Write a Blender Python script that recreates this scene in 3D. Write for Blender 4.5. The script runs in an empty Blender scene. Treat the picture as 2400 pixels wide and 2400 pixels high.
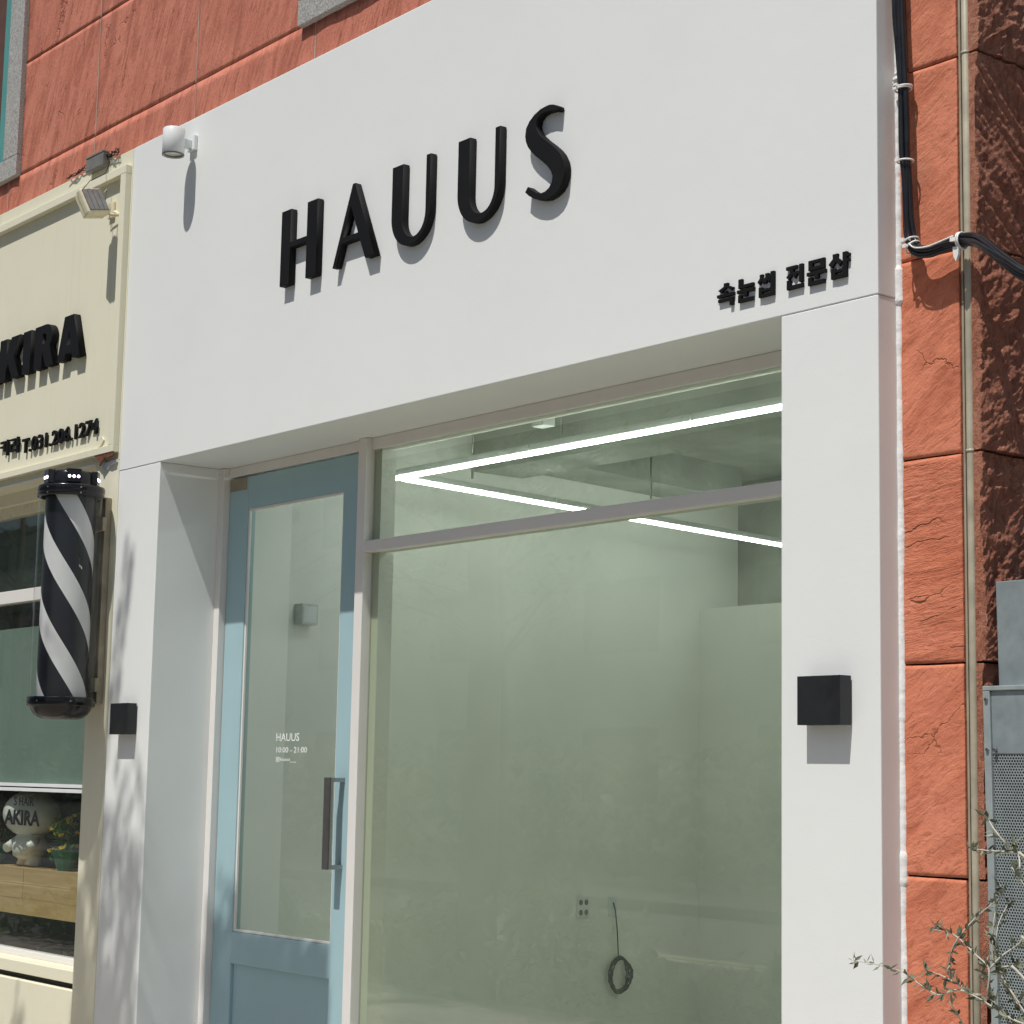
import bpy, bmesh, math, random
from mathutils import Vector, Matrix, noise as MN
random.seed(7)
scene = bpy.context.scene
COL = scene.collection
R = math.radians

# ---------------------------------------------------------------- camera
def make_camera():
    yaw, pit, rol = 0.896, 0.1362, 0.0190
    fw = Vector((-math.sin(yaw)*math.cos(pit), math.cos(yaw)*math.cos(pit), math.sin(pit)))
    rt = Vector((math.cos(yaw), math.sin(yaw), 0)); up = rt.cross(fw)
    r2 = math.cos(rol)*rt + math.sin(rol)*up; u2 = math.cos(rol)*up - math.sin(rol)*rt
    cd = bpy.data.cameras.new('camera'); co = bpy.data.objects.new('camera', cd); COL.objects.link(co)
    m = Matrix((r2, u2, -fw)).transposed().to_4x4(); m.translation = Vector((7.6862, -3.9439, 1.4061))
    co.matrix_world = m
    cd.sensor_width = 36; cd.lens = 36*4588.2/2400; cd.clip_start = 0.05; cd.clip_end = 2000
    scene.camera = co
make_camera()

# ---------------------------------------------------------------- world, sun, exposure
SUN = Vector((0.21, -1.0, 2.12))                    # towards the sun
w = bpy.data.worlds.new('World'); scene.world = w; w.use_nodes = True
nt = w.node_tree; bg = nt.nodes['Background']
sky = nt.nodes.new('ShaderNodeTexSky'); sky.sky_type = 'NISHITA'; sky.sun_disc = False
sky.sun_elevation = math.atan2(SUN.z, math.hypot(SUN.x, SUN.y)); sky.sun_rotation = math.atan2(SUN.x, SUN.y)
sky.air_density = 1.0; sky.dust_density = 1.6; sky.ozone_density = 1.0
nt.links.new(sky.outputs[0], bg.inputs[0]); bg.inputs[1].default_value = 0.064
sd = bpy.data.lights.new('sun', 'SUN'); sd.energy = 4.3; sd.angle = R(0.53); sd.color = (1.0, 0.965, 0.91)
so = bpy.data.objects.new('sun', sd); COL.objects.link(so); so.location = (0, -20, 40)
so.rotation_euler = SUN.to_track_quat('Z', 'Y').to_euler()
scene.view_settings.view_transform = 'Standard'; scene.view_settings.look = 'None'
scene.view_settings.exposure = 0.08; scene.view_settings.gamma = 1.0
scene.view_settings.use_curve_mapping = False
scene.render.engine = 'CYCLES'
scene.cycles.use_denoising = True
scene.cycles.max_bounces = 10; scene.cycles.transparent_max_bounces = 16; scene.cycles.diffuse_bounces = 5
scene.cycles.caustics_reflective = False; scene.cycles.caustics_refractive = False

# ---------------------------------------------------------------- materials
class NT:
    def __init__(s, name):
        s.m = bpy.data.materials.new(name); s.m.use_nodes = True; s.t = s.m.node_tree
        s.b = s.t.nodes['Principled BSDF']; s.out = s.t.nodes['Material Output']
    def n(s, kind, **kw):
        nd = s.t.nodes.new('ShaderNode'+kind)
        for k, v in kw.items():
            if k in nd.inputs and not hasattr(nd, k): nd.inputs[k].default_value = v
            elif hasattr(nd, k): setattr(nd, k, v)
            else: nd.inputs[k].default_value = v
        return nd
    def l(s, a, b): s.t.links.new(a, b)
    def pos(s, scale=(1, 1, 1), rot=(0, 0, 0)):
        v = s.n('NewGeometry').outputs['Position']
        if any(rot):
            mr = s.n('Mapping'); mr.inputs['Rotation'].default_value = rot; s.l(v, mr.inputs[0]); v = mr.outputs[0]
        mp = s.n('Mapping'); mp.inputs['Scale'].default_value = scale; s.l(v, mp.inputs[0]); return mp.outputs[0]
    def noise(s, vec, scale, detail=4, rough=.55, dist=0):
        nd = s.n('TexNoise'); nd.inputs['Scale'].default_value = scale; nd.inputs['Detail'].default_value = detail
        nd.inputs['Roughness'].default_value = rough; nd.inputs['Distortion'].default_value = dist
        s.l(vec, nd.inputs['Vector']); return nd.outputs['Fac']
    def ramp(s, fac, stops):
        r = s.n('ValToRGB'); e = r.color_ramp.elements
        while len(e) < len(stops): e.new(.5)
        for i, (p, c) in enumerate(stops):
            e[i].position = p; e[i].color = (c if hasattr(c, '__len__') else (c, c, c)) + ((1,) if hasattr(c, '__len__') else (1,))
        s.l(fac, r.inputs[0]); return r.outputs[0]
    def mix(s, f, a, b, mode='MIX'):
        nd = s.n('MixRGB'); nd.blend_type = mode
        for i, v in ((0, f), (1, a), (2, b)):
            if hasattr(v, 'is_output'): s.l(v, nd.inputs[i])
            else: nd.inputs[i].default_value = v if i == 0 else (tuple(v)+(1,))[:4]
        return nd.outputs[0]
    def math(s, op, a, b=0.0, c=0.0):
        nd = s.n('Math'); nd.operation = op
        for i, v in enumerate((a, b, c)):
            if hasattr(v, 'is_output'): s.l(v, nd.inputs[i])
            else: nd.inputs[i].default_value = v
        return nd.outputs[0]
    def bump(s, h, strength, dist, prev=None):
        nd = s.n('Bump'); nd.inputs['Strength'].default_value = strength; nd.inputs['Distance'].default_value = dist
        s.l(h, nd.inputs['Height'])
        if prev is not None: s.l(prev, nd.inputs['Normal'])
        return nd.outputs[0]

def paint(name, col, rough=.6, var=.06, nscale=6, bump=.0, bscale=150, bdist=.002, metal=0.0, big=0.0, spec=.4):
    k = NT(name); p = k.pos()
    f = k.noise(p, nscale, 6)
    c = k.mix(k.ramp(f, [(.3, 0.0), (.7, 1.0)]), tuple(x*(1-var) for x in col), tuple(min(1, x*(1+var*.5)) for x in col))
    k.l(c, k.b.inputs['Base Color']); k.b.inputs['Metallic'].default_value = metal
    k.b.inputs['Specular IOR Level'].default_value = spec
    k.l(k.ramp(f, [(.2, max(0, rough-.06)), (.8, min(1, rough+.06))]), k.b.inputs['Roughness'])
    nb = None
    if big: nb = k.bump(k.noise(p, 2.2, 3), .25, big)
    if bump: nb = k.bump(k.noise(p, bscale, 3, .6), bump, bdist, nb)
    if nb is not None: k.l(nb, k.b.inputs['Normal'])
    return k.m

def plaster(name, col, streaks=0.0, dirt=(.5, .42, .3)):
    k = NT(name); p = k.pos()
    f = k.noise(p, 1.4, 5, .6); f2 = k.noise(p, 30, 4)
    c = k.mix(k.ramp(f, [(.3, 0.0), (.7, 1.0)]), tuple(x*.965 for x in col), col)
    c = k.mix(k.ramp(f2, [(.62, 0.0), (.85, .10)]), c, tuple(x*.8 for x in col))
    if streaks:
        fs = k.noise(k.pos((26, 26, 1.3)), 1.0, 5, .6); fm = k.noise(p, 2.0, 4)
        m = k.math('MULTIPLY', k.ramp(fs, [(.52, 0.0), (.78, 1.0)]), k.ramp(fm, [(.42, 0.0), (.7, streaks)]))
        c = k.mix(m, c, dirt)
    k.l(c, k.b.inputs['Base Color']); k.b.inputs['Roughness'].default_value = .62
    k.b.inputs['Specular IOR Level'].default_value = .25
    nb = k.bump(k.noise(p, 3.0, 3), .35, .006)
    nb = k.bump(k.noise(k.pos((60, 60, 130)), 1.0, 4, .65), .13, .0018, nb)
    k.l(nb, k.b.inputs['Normal']); return k.m

def stone(name, base, light, dark, ang=0.0, stretch=(6, 6, 1.2), crack=1.0, cscale=1.4, bumpd=.006, cth=.012, fleck=.5):
    k = NT(name); p = k.pos(); rot = (0, ang, 0)
    n1 = k.noise(p, 2.3, 6, .6); n2 = k.noise(p, 60, 6, .7)
    n3 = k.noise(k.pos(stretch, rot), 2.2, 8, .62, .9)                       # broad cleft
    n4 = k.noise(k.pos(tuple(x*4.2 for x in stretch), rot), 2.0, 6, .65, 1.4)  # fine cleft lines
    c = k.mix(k.ramp(n1, [(.30, 0.0), (.68, 1.0)]), base, light)
    c = k.mix(k.ramp(n3, [(.34, .80), (.56, 0.0)]), c, dark)
    c = k.mix(k.ramp(n4, [(.32, .75), (.46, 0.0)]), c, tuple(x*.8 for x in dark))
    pale = tuple(min(1, x*1.18+.035) for x in light)
    c = k.mix(k.math('MULTIPLY', k.ramp(n4, [(.60, 0.0), (.70, fleck)]), k.ramp(k.noise(p, 7, 3), [(.45, 0.0), (.62, 1.0)])), c, pale)
    c = k.mix(k.ramp(n2, [(.30, .30), (.48, 0.0)]), c, tuple(x*.75 for x in dark))
    c = k.mix(k.ramp(k.noise(p, 4.0, 4, .5), [(.64, 0.0), (.76, .30)]), c, (.34, .22, .18))
    d = k.n('MixRGB'); d.blend_type = 'LINEAR_LIGHT'; d.inputs[0].default_value = .11
    nz = k.n('TexNoise'); nz.inputs['Scale'].default_value = 13; nz.inputs['Detail'].default_value = 5
    k.l(p, nz.inputs['Vector']); k.l(k.pos(tuple(x*.55 for x in stretch), rot), d.inputs[1]); k.l(nz.outputs['Color'], d.inputs[2])
    vo = k.n('TexVoronoi'); vo.feature = 'DISTANCE_TO_EDGE'; vo.inputs['Scale'].default_value = cscale
    k.l(d.outputs[0], vo.inputs['Vector'])
    cr = k.ramp(vo.outputs['Distance'], [(0.0, 1.0), (cth, 0.0)])
    msk = k.ramp(k.noise(p, 5.2, 3), [(.52, 0.0), (.60, min(1, crack))])
    cm = k.math('MULTIPLY', cr, msk)
    c = k.mix(cm, c, tuple(x*.33 for x in base))
    k.l(c, k.b.inputs['Base Color']); k.b.inputs['Roughness'].default_value = .82
    k.b.inputs['Specular IOR Level'].default_value = .22
    nb = k.bump(n3, .65, bumpd*.8); nb = k.bump(n4, .9, bumpd*.55, nb); nb = k.bump(n2, .9, bumpd*.34, nb)
    nb = k.bump(k.math('SUBTRACT', 1.0, cm), .9, bumpd*.8, nb)
    k.l(nb, k.b.inputs['Normal']); return k.m

def granite(name):
    k = NT(name); p = k.pos()
    f = k.noise(p, 130, 3, .7); v = k.n('TexVoronoi'); v.inputs['Scale'].default_value = 160; k.l(p, v.inputs['Vector'])
    c = k.mix(k.ramp(f, [(.35, 0.0), (.65, 1.0)]), (.20, .195, .185), (.52, .51, .48))
    c = k.mix(k.ramp(v.outputs['Distance'], [(.1, .5), (.35, 0.0)]), c, (.12, .12, .12))
    c = k.mix(k.ramp(k.noise(p, 4, 4), [(.45, 0.0), (.75, .4)]), c, (.3, .3, .28))
    k.l(c, k.b.inputs['Base Color']); k.b.inputs['Roughness'].default_value = .7
    k.l(k.bump(f, .3, .002), k.b.inputs['Normal']); return k.m

def wood(name, a, b):
    k = NT(name); f = k.noise(k.pos((1.5, 14, 22)), 1.6, 7, .6, 1.0)
    c = k.mix(k.ramp(f, [(.3, 0.0), (.7, 1.0)]), a, b); k.l(c, k.b.inputs['Base Color'])
    k.b.inputs['Roughness'].default_value = .5; k.l(k.bump(f, .2, .002), k.b.inputs['Normal']); return k.m

def glass(name, tint, ior=1.5, dust_haze=.02, gloss=(1, 1, 1)):
    k = NT(name); k.t.nodes.remove(k.b)
    tr = k.n('BsdfTransparent'); tr.inputs[0].default_value = tint+(1,)
    gl = k.n('BsdfGlossy'); gl.inputs['Roughness'].default_value = .015; gl.inputs[0].default_value = gloss+(1,)
    df = k.n('BsdfDiffuse'); df.inputs[0].default_value = (.6, .66, .6, 1)  # pale diffuse film: dust plus a painted stand-in for hazy reflections
    fr = k.n('Fresnel'); fr.inputs['IOR'].default_value = ior
    gm = k.n('NewGeometry'); fac = k.math('MULTIPLY', fr.outputs[0], k.math('SUBTRACT', 1.0, gm.outputs['Backfacing']))
    m0 = k.n('MixShader')
    k.l(k.ramp(k.noise(k.pos(), 1.5, 6), [(.3, dust_haze*.6), (.7, dust_haze*1.3)]), m0.inputs[0]); k.l(tr.outputs[0], m0.inputs[1]); k.l(df.outputs[0], m0.inputs[2])
    m1 = k.n('MixShader'); k.l(fac, m1.inputs[0]); k.l(m0.outputs[0], m1.inputs[1]); k.l(gl.outputs[0], m1.inputs[2])
    k.l(m1.outputs[0], k.out.inputs[0]); return k.m

def emit(name, col, s):
    k = NT(name); k.b.inputs['Base Color'].default_value = col+(1,)
    k.b.inputs['Emission Color'].default_value = col+(1,); k.b.inputs['Emission Strength'].default_value = s; return k.m

def leafmat(name, a, b, trans=.25):
    k = NT(name); oi = k.n('NewGeometry')
    c = k.mix(oi.outputs['Random Per Island'], a, b); k.l(c, k.b.inputs['Base Color'])
    k.b.inputs['Roughness'].default_value = .45; k.b.inputs['Specular IOR Level'].default_value = .35
    tl = k.n('BsdfTranslucent'); k.l(c, tl.inputs[0]); mx = k.n('MixShader'); mx.inputs[0].default_value = trans
    k.l(k.b.outputs[0], mx.inputs[1]); k.l(tl.outputs[0], mx.inputs[2]); k.l(mx.outputs[0], k.out.inputs[0]); return k.m

M = {}
M['white'] = plaster('white_plaster', (.765, .785, .77))
M['whiteside'] = M['white']
M['caulk'] = paint('white_sealant', (.78, .79, .78), .5, .08, 40, .5, 60, .004)
M['cream'] = plaster('cream_paint', (.74, .715, .56), .28, (.42, .33, .20))
M['frame'] = paint('grey_white_frame_paint', (.73, .71, .68), .45, .03, 8, .08, 200, .001)
M['blue'] = paint('pale_blue_paint', (.345, .505, .545), .42, .05, 3, .10, 220, .001)
M['black'] = paint('matte_black_letter', (.007, .0075, .008), .7, .25, 8, .06, 300, .0006, spec=.18)
M['blackmetal'] = paint('black_metal', (.018, .020, .022), .38, .25, 14, .06, 300, .0006)
M['blackgloss'] = paint('black_gloss_plastic', (.010, .010, .012), .18, .2, 8)
M['stoneL'] = stone('red_sandstone', (.54, .186, .124), (.60, .230, .158), (.34, .106, .068), R(-22), (6, 6, 1.1), .6, 1.5, .009, .011)
M['stoneR'] = stone('orange_sandstone', (.61, .202, .112), (.66, .246, .150), (.44, .130, .072), R(-58), (5, 5, 1.6), .5, 1.3, .007, .007)
M['stoneC'] = stone('cracked_orange_sandstone', (.62, .202, .110), (.66, .240, .145), (.43, .12, .065), R(-82), (13, 13, 2.2), .85, 1.5, .009, .018)
M['stoneS'] = stone('rough_brown_sandstone', (.52, .205, .126), (.64, .30, .20), (.30, .10, .063), R(-38), (16, 16, 6), 0.0, 5, .030, .01, .8)
M['mortar'] = paint('grey_mortar', (.42, .37, .31), .85, .2, 12, .5, 60, .004)
M['darkgap'] = paint('dark_wall_gap', (.10, .045, .035), .9, .2, 10)
M['granite'] = granite('grey_granite')
M['teal'] = paint('teal_window_metal', (.09, .30, .27), .35, .1, 6)
M['darkglass'] = glass('dark_window_glass', (.30, .40, .38), 1.7, .03)
M['shopglass'] = glass('green_tinted_glass', (.845, .885, .815), 1.85, .03)
M['doorglass'] = glass('door_glass', (.85, .885, .855), 1.75, .03)
M['clearglass'] = glass('clear_glass', (.87, .90, .88), 1.5, .02)
M['tube'] = glass('acrylic_tube', (.95, .955, .95), 1.30, .006)
M['steel'] = paint('brushed_steel', (.42, .42, .40), .32, .15, 20, metal=.9)
M['gunmetal'] = paint('dark_handle_front', (.13, .127, .12), .35, .2, 16, metal=.5)
M['whitemetal'] = paint('white_lamp_metal', (.72, .75, .75), .35, .04, 10)
M['lens'] = paint('lamp_lens', (.80, .80, .74), .25, .2, 30)
M['oldcream'] = paint('aged_cream_plastic', (.72, .66, .48), .5, .15, 30, .1, 120)
M['panelgrey'] = paint('grey_solar_cells', (.20, .20, .20), .35, .2, 30)
M['boxgrey'] = paint('grey_plastic_box', (.18, .18, .165), .5, .2, 20)
M['pipe'] = paint('beige_grey_conduit', (.42, .385, .29), .4, .22, 18, .1, 80)
M['cable'] = paint('black_cable', (.014, .014, .016), .30, .3, 20, .15, 120, .001)
M['tie'] = paint('white_cable_tie', (.80, .80, .77), .4, .08, 30)
M['zinc'] = paint('grey_blue_galvanised', (.31, .36, .37), .42, .14, 25, .05, 200, .001, metal=.35)
M['zincd'] = paint('galvanised_edge', (.38, .43, .43), .4, .12, 25, metal=.3)
M['inside'] = paint('dark_cabinet_inside', (.02, .02, .02), .9, .2, 8)
M['wall_in'] = paint('pale_interior_plaster', (.83, .82, .765), .8, .07, 1.6, .25, 18, .004)
M['concrete'] = paint('raw_concrete', (.47, .48, .43), .85, .22, 3.2, .6, 16, .01)
M['led'] = emit('led_tube_light', (.88, .96, 1.0), 24.0)
M['ledhouse'] = paint('white_led_housing', (.6, .6, .58), .5)
M['bulb'] = emit('violet_white_led', (.85, .80, 1.0), 6.0)
M['polewhite'] = paint('white_pole_stripe', (.62, .63, .63), .35, .05, 10)
M['poleblack'] = paint('black_pole_stripe', (.012, .013, .018), .35, .2, 10)
M['bracket'] = paint('weathered_bracket', (.34, .30, .22), .6, .25, 12)
M['rust'] = paint('rust', (.16, .06, .03), .85, .4, 40, .6, 80, .004)
M['film'] = paint('grey_green_window_film', (.24, .31, .27), .55, .12, 3.5)
M['backing'] = paint('dark_green_grey_backing', (.11, .145, .115), .6, .15, 3)
M['plank'] = wood('oak_plank', (.47, .29, .12), (.62, .42, .20))
M['doll'] = paint('white_ceramic', (.80, .78, .72), .3, .03, 10)
M['petal'] = leafmat('yellow_petals', (.85, .52, .03), (.92, .74, .18), .35)
M['orangep'] = leafmat('orange_petals', (.75, .26, .05), (.8, .4, .1), .2)
M['leafg'] = leafmat('potted_leaves', (.04, .14, .05), (.12, .26, .08), .3)
M['paper'] = paint('green_wrapping_paper', (.03, .17, .10), .5, .15, 10)
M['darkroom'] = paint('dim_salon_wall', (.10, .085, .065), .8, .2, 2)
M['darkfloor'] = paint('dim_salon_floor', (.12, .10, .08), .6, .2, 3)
M['sticker'] = paint('black_vinyl', (.01, .011, .015), .4)
M['vinylw'] = paint('white_vinyl', (.85, .86, .86), .5)
M['olive'] = leafmat('olive_leaves', (.065, .085, .045), (.27, .29, .20), .15)
M['twig'] = paint('pale_twig_bark', (.50, .47, .40), .7, .2, 40)
M['bark'] = paint('street_tree_bark', (.13, .10, .075), .85, .3, 20, .8, 30, .01)
M['foliage'] = leafmat('street_tree_leaves', (.035, .075, .018), (.09, .15, .035), .3)
M['paving'] = paint('grey_paving', (.42, .385, .335), .8, .12, 4, .3, 60, .004)
M['asphalt'] = paint('asphalt', (.12, .12, .118), .85, .2, 8, .6, 120, .004)
M['roadline'] = paint('road_line_paint', (.70, .66, .42), .7, .15, 20)
M['kerb'] = paint('granite_kerb', (.36, .35, .33), .8, .15, 30)
M['floor_in'] = paint('pale_screed_floor', (.80, .79, .74), .7, .1, 3)
M['soil'] = paint('planter_soil', (.05, .04, .03), .95, .3, 30, .8, 60, .01)
M['facade2'] = paint('pale_render_across', (.40, .39, .36), .8, .1, 1.5)

# ---------------------------------------------------------------- mesh helpers
class B:
    def __init__(s): s.v = []; s.f = []; s.sm = []
    def box(s, x0, x1, y0, y1, z0, z1):
        n = len(s.v)
        s.v += [(x0,y0,z0),(x1,y0,z0),(x1,y1,z0),(x0,y1,z0),(x0,y0,z1),(x1,y0,z1),(x1,y1,z1),(x0,y1,z1)]
        for q in ((0,3,2,1),(4,5,6,7),(0,1,5,4),(1,2,6,5),(2,3,7,6),(3,0,4,7)): s.f.append(tuple(n+i for i in q)); s.sm.append(False)
        return s
    def hexa(s, o, a, b, c):
        o, a, b, c = map(Vector, (o, a, b, c)); n = len(s.v)
        s.v += [tuple(q) for q in (o, o+a, o+a+b, o+b, o+c, o+a+c, o+a+b+c, o+b+c)]
        fl = a.cross(b).dot(c) > 0
        for q in ((0,3,2,1),(4,5,6,7),(0,1,5,4),(1,2,6,5),(2,3,7,6),(3,0,4,7)):
            s.f.append(tuple(n+i for i in (q if fl else q[::-1]))); s.sm.append(False)
        return s
    def prism(s, pts, y0, y1):            # convex-ish outline in x,z, extruded along y (front y0)
        n = len(s.v); k = len(pts)
        s.v += [(x, y0, z) for x, z in pts] + [(x, y1, z) for x, z in pts]
        a = sum(pts[i][0]*pts[(i+1) % k][1]-pts[(i+1) % k][0]*pts[i][1] for i in range(k))
        o = list(range(k)) if a > 0 else list(range(k))[::-1]
        s.f.append(tuple(n+i for i in o)); s.f.append(tuple(n+k+i for i in o[::-1])); s.sm += [False]*2
        for i in range(k):
            p, q = o[i], o[(i+1) % k]; s.f.append((n+q, n+p, n+k+p, n+k+q)); s.sm.append(False)
        return s
    def tube(s, pts, r, seg=8, cap=True):
        pts = [Vector(p) for p in pts]; n0 = len(s.v); K = len(pts)
        rr = r if hasattr(r, '__len__') else [r]*K; nrm = None
        for i, p in enumerate(pts):
            t = (pts[min(i+1, K-1)]-pts[max(i-1, 0)]).normalized()
            if nrm is None: nrm = t.orthogonal().normalized()
            else:
                nrm = (nrm - t*nrm.dot(t)); nrm = nrm.normalized() if nrm.length > 1e-6 else t.orthogonal().normalized()
            bn = t.cross(nrm)
            for j in range(seg):
                a = 2*math.pi*j/seg; s.v.append(tuple(p + (nrm*math.cos(a)+bn*math.sin(a))*rr[i]))
        for i in range(K-1):
            for j in range(seg):
                a = n0+i*seg+j; b = n0+i*seg+(j+1) % seg; s.f.append((a, b, b+seg, a+seg)); s.sm.append(True)
        if cap:
            s.f.append(tuple(n0+j for j in range(seg))[::-1]); s.f.append(tuple(n0+(K-1)*seg+j for j in range(seg))); s.sm += [False]*2
        return s
    def lathe(s, prof, c=(0, 0, 0), seg=32, smooth=True, a0=0, a1=2*math.pi):
        n0 = len(s.v); full = abs(a1-a0-2*math.pi) < 1e-6; m = seg if full else seg+1
        for r, z in prof:
            for j in range(m):
                a = a0+(a1-a0)*j/seg; s.v.append((c[0]+r*math.cos(a), c[1]+r*math.sin(a), c[2]+z))
        for i in range(len(prof)-1):
            for j in range(seg):
                a = n0+i*m+j; b = n0+i*m+(j+1) % m; s.f.append((a, b, b+m, a+m)); s.sm.append(smooth)
        return s
    def quad(s, a, b, c, d, smooth=False):
        n = len(s.v); s.v += [tuple(a), tuple(b), tuple(c), tuple(d)]; s.f.append((n, n+1, n+2, n+3)); s.sm.append(smooth); return s
    def leaf(s, p, d, u, L, W):           # bent diamond, 4 triangles
        n = len(s.v); p = Vector(p); d = d.normalized(); sd = d.cross(u)
        sd = sd.normalized() if sd.length > 1e-5 else d.orthogonal().normalized(); nn = sd.cross(d)
        s.v += [tuple(q) for q in (p, p+d*L*.45+sd*W*.5+nn*W*.14, p+d*L, p+d*L*.45-sd*W*.5+nn*W*.14, p+d*L*.5)]
        s.f += [(n, n+1, n+4), (n+1, n+2, n+4), (n+2, n+3, n+4), (n+3, n, n+4)]; s.sm += [False]*4; return s
    def grid(s, nu, nv, fn, smooth=True):
        n0 = len(s.v)
        for j in range(nv+1):
            for i in range(nu+1): s.v.append(tuple(fn(i/nu, j/nv)))
        for j in range(nv):
            for i in range(nu):
                a = n0+j*(nu+1)+i; s.f.append((a, a+1, a+nu+2, a+nu+1)); s.sm.append(smooth)
        return s
    def mesh(s, name, mat):
        me = bpy.data.meshes.new(name); me.from_pydata(s.v, [], s.f); me.polygons.foreach_set('use_smooth', s.sm)
        me.materials.append(M[mat] if isinstance(mat, str) else mat); me.update(); return me
    def build(s, name, mat, parent=None, bevel=0.0, fix=False):
        me = s.mesh(name, mat)
        if fix:
            bm = bmesh.new(); bm.from_mesh(me); bmesh.ops.recalc_face_normals(bm, faces=bm.faces); bm.to_mesh(me); bm.free()
        return link(name, me, parent, bevel)

def link(name, me, parent=None, bevel=0.0):
    o = bpy.data.objects.new(name, me); COL.objects.link(o)
    if parent is not None:
        o.parent = parent
        o.matrix_parent_inverse = Matrix.Translation(-parent.location)
    if bevel:
        b = o.modifiers.new('bevel', 'BEVEL'); b.width = bevel; b.segments = 2; b.limit_method = 'ANGLE'; b.angle_limit = R(40)
    return o
def tag(o, label, cat=None, group=None, kind=None):
    if label: o['label'] = label
    if cat: o['category'] = cat
    if group: o['group'] = group
    if kind: o['kind'] = kind
    return o
def thing(name, loc, label, cat, group=None):
    o = bpy.data.objects.new(name, None); COL.objects.link(o); o.location = loc; o.empty_display_size = .05
    return tag(o, label, cat, group)

def outline_mesh(name, loops, y_front, y_back, mat, bev=.0012):
    """letter outline (loops in x,z, holes allowed) made solid from y_front to y_back"""
    cu = bpy.data.curves.new(name, 'CURVE'); cu.dimensions = '2D'; cu.fill_mode = 'BOTH'
    cu.extrude = max(1e-4, (y_back-y_front)/2-bev); cu.bevel_depth = bev; cu.bevel_resolution = 0; cu.offset = -bev
    for lp in loops:
        sp = cu.splines.new('POLY'); sp.points.add(len(lp)-1); sp.use_cyclic_u = True
        for p, (x, z) in zip(sp.points, lp): p.co = (x, z, 0, 1)
    return curve_to_mesh(cu, name, Matrix.Translation((0, (y_front+y_back)/2, 0)) @ Matrix.Rotation(R(90), 4, 'X'), mat)
def curve_to_mesh(cu, name, mtx, mat):
    tmp = bpy.data.objects.new('tmp', cu); COL.objects.link(tmp)
    dg = bpy.context.evaluated_depsgraph_get(); dg.update(); me = bpy.data.meshes.new_from_object(tmp.evaluated_get(dg))
    bpy.data.objects.remove(tmp); bpy.data.curves.remove(cu)
    me.transform(mtx); me.name = name; me.materials.clear(); me.materials.append(M[mat]); return me
def text_mesh(name, body, x0, x1, z0, z1, y_front, y_back, mat, fat=0.0):
    cu = bpy.data.curves.new(name, 'FONT'); cu.body = body; cu.size = 1; cu.extrude = .02; cu.offset = fat; cu.resolution_u = 3
    me = curve_to_mesh(cu, name, Matrix.Identity(4), mat)
    xs = [v.co.x for v in me.vertices]; ys = [v.co.y for v in me.vertices]; zs = [v.co.z for v in me.vertices]
    ax, bx, ay, by, az, bz = min(xs), max(xs), min(ys), max(ys), min(zs), max(zs)
    for v in me.vertices:
        X, Y, Z = v.co
        v.co = (x0+(X-ax)/(bx-ax)*(x1-x0), y_back+(y_front-y_back)*(Z-az)/(bz-az), z0+(Y-ay)/(by-ay)*(z1-z0))
    return me
def arc(cx, cz, rx, rz, a0, a1, n):
    return [(cx+rx*math.cos(R(a0+(a1-a0)*i/n)), cz+rz*math.sin(R(a0+(a1-a0)*i/n))) for i in range(n+1)]

# ================================================================ ground
ST = 'structure'
tag(B().box(-60, 60, -3.2, -.0, -.12, 0).build('pavement', 'paving'), None, kind=ST)
tag(B().box(-60, 60, -3.36, -3.2, -.12, .003).build('kerb', 'kerb'), None, kind=ST)
tag(B().quad((-400, -400, -.125), (400, -400, -.125), (400, 400, -.125), (-400, 400, -.125)).build('ground', 'soil'), None, kind=ST)
tag(B().quad((-300, -11.5, -.115), (300, -11.5, -.115), (300, -3.36, -.115), (-300, -3.36, -.115)).build('road', 'asphalt'), None, kind=ST)
b = B()
for yy in (-7.3, -7.55): b.quad((-200, yy-.12, -.110), (200, yy-.12, -.110), (200, yy, -.110), (-200, yy, -.110))
tag(b.build('road_marking', 'roadline'), None, kind=ST)
tag(B().box(-60, 60, -15, -11.5, -.12, .02).build('far_pavement', 'asphalt'), None, kind=ST)

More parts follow.
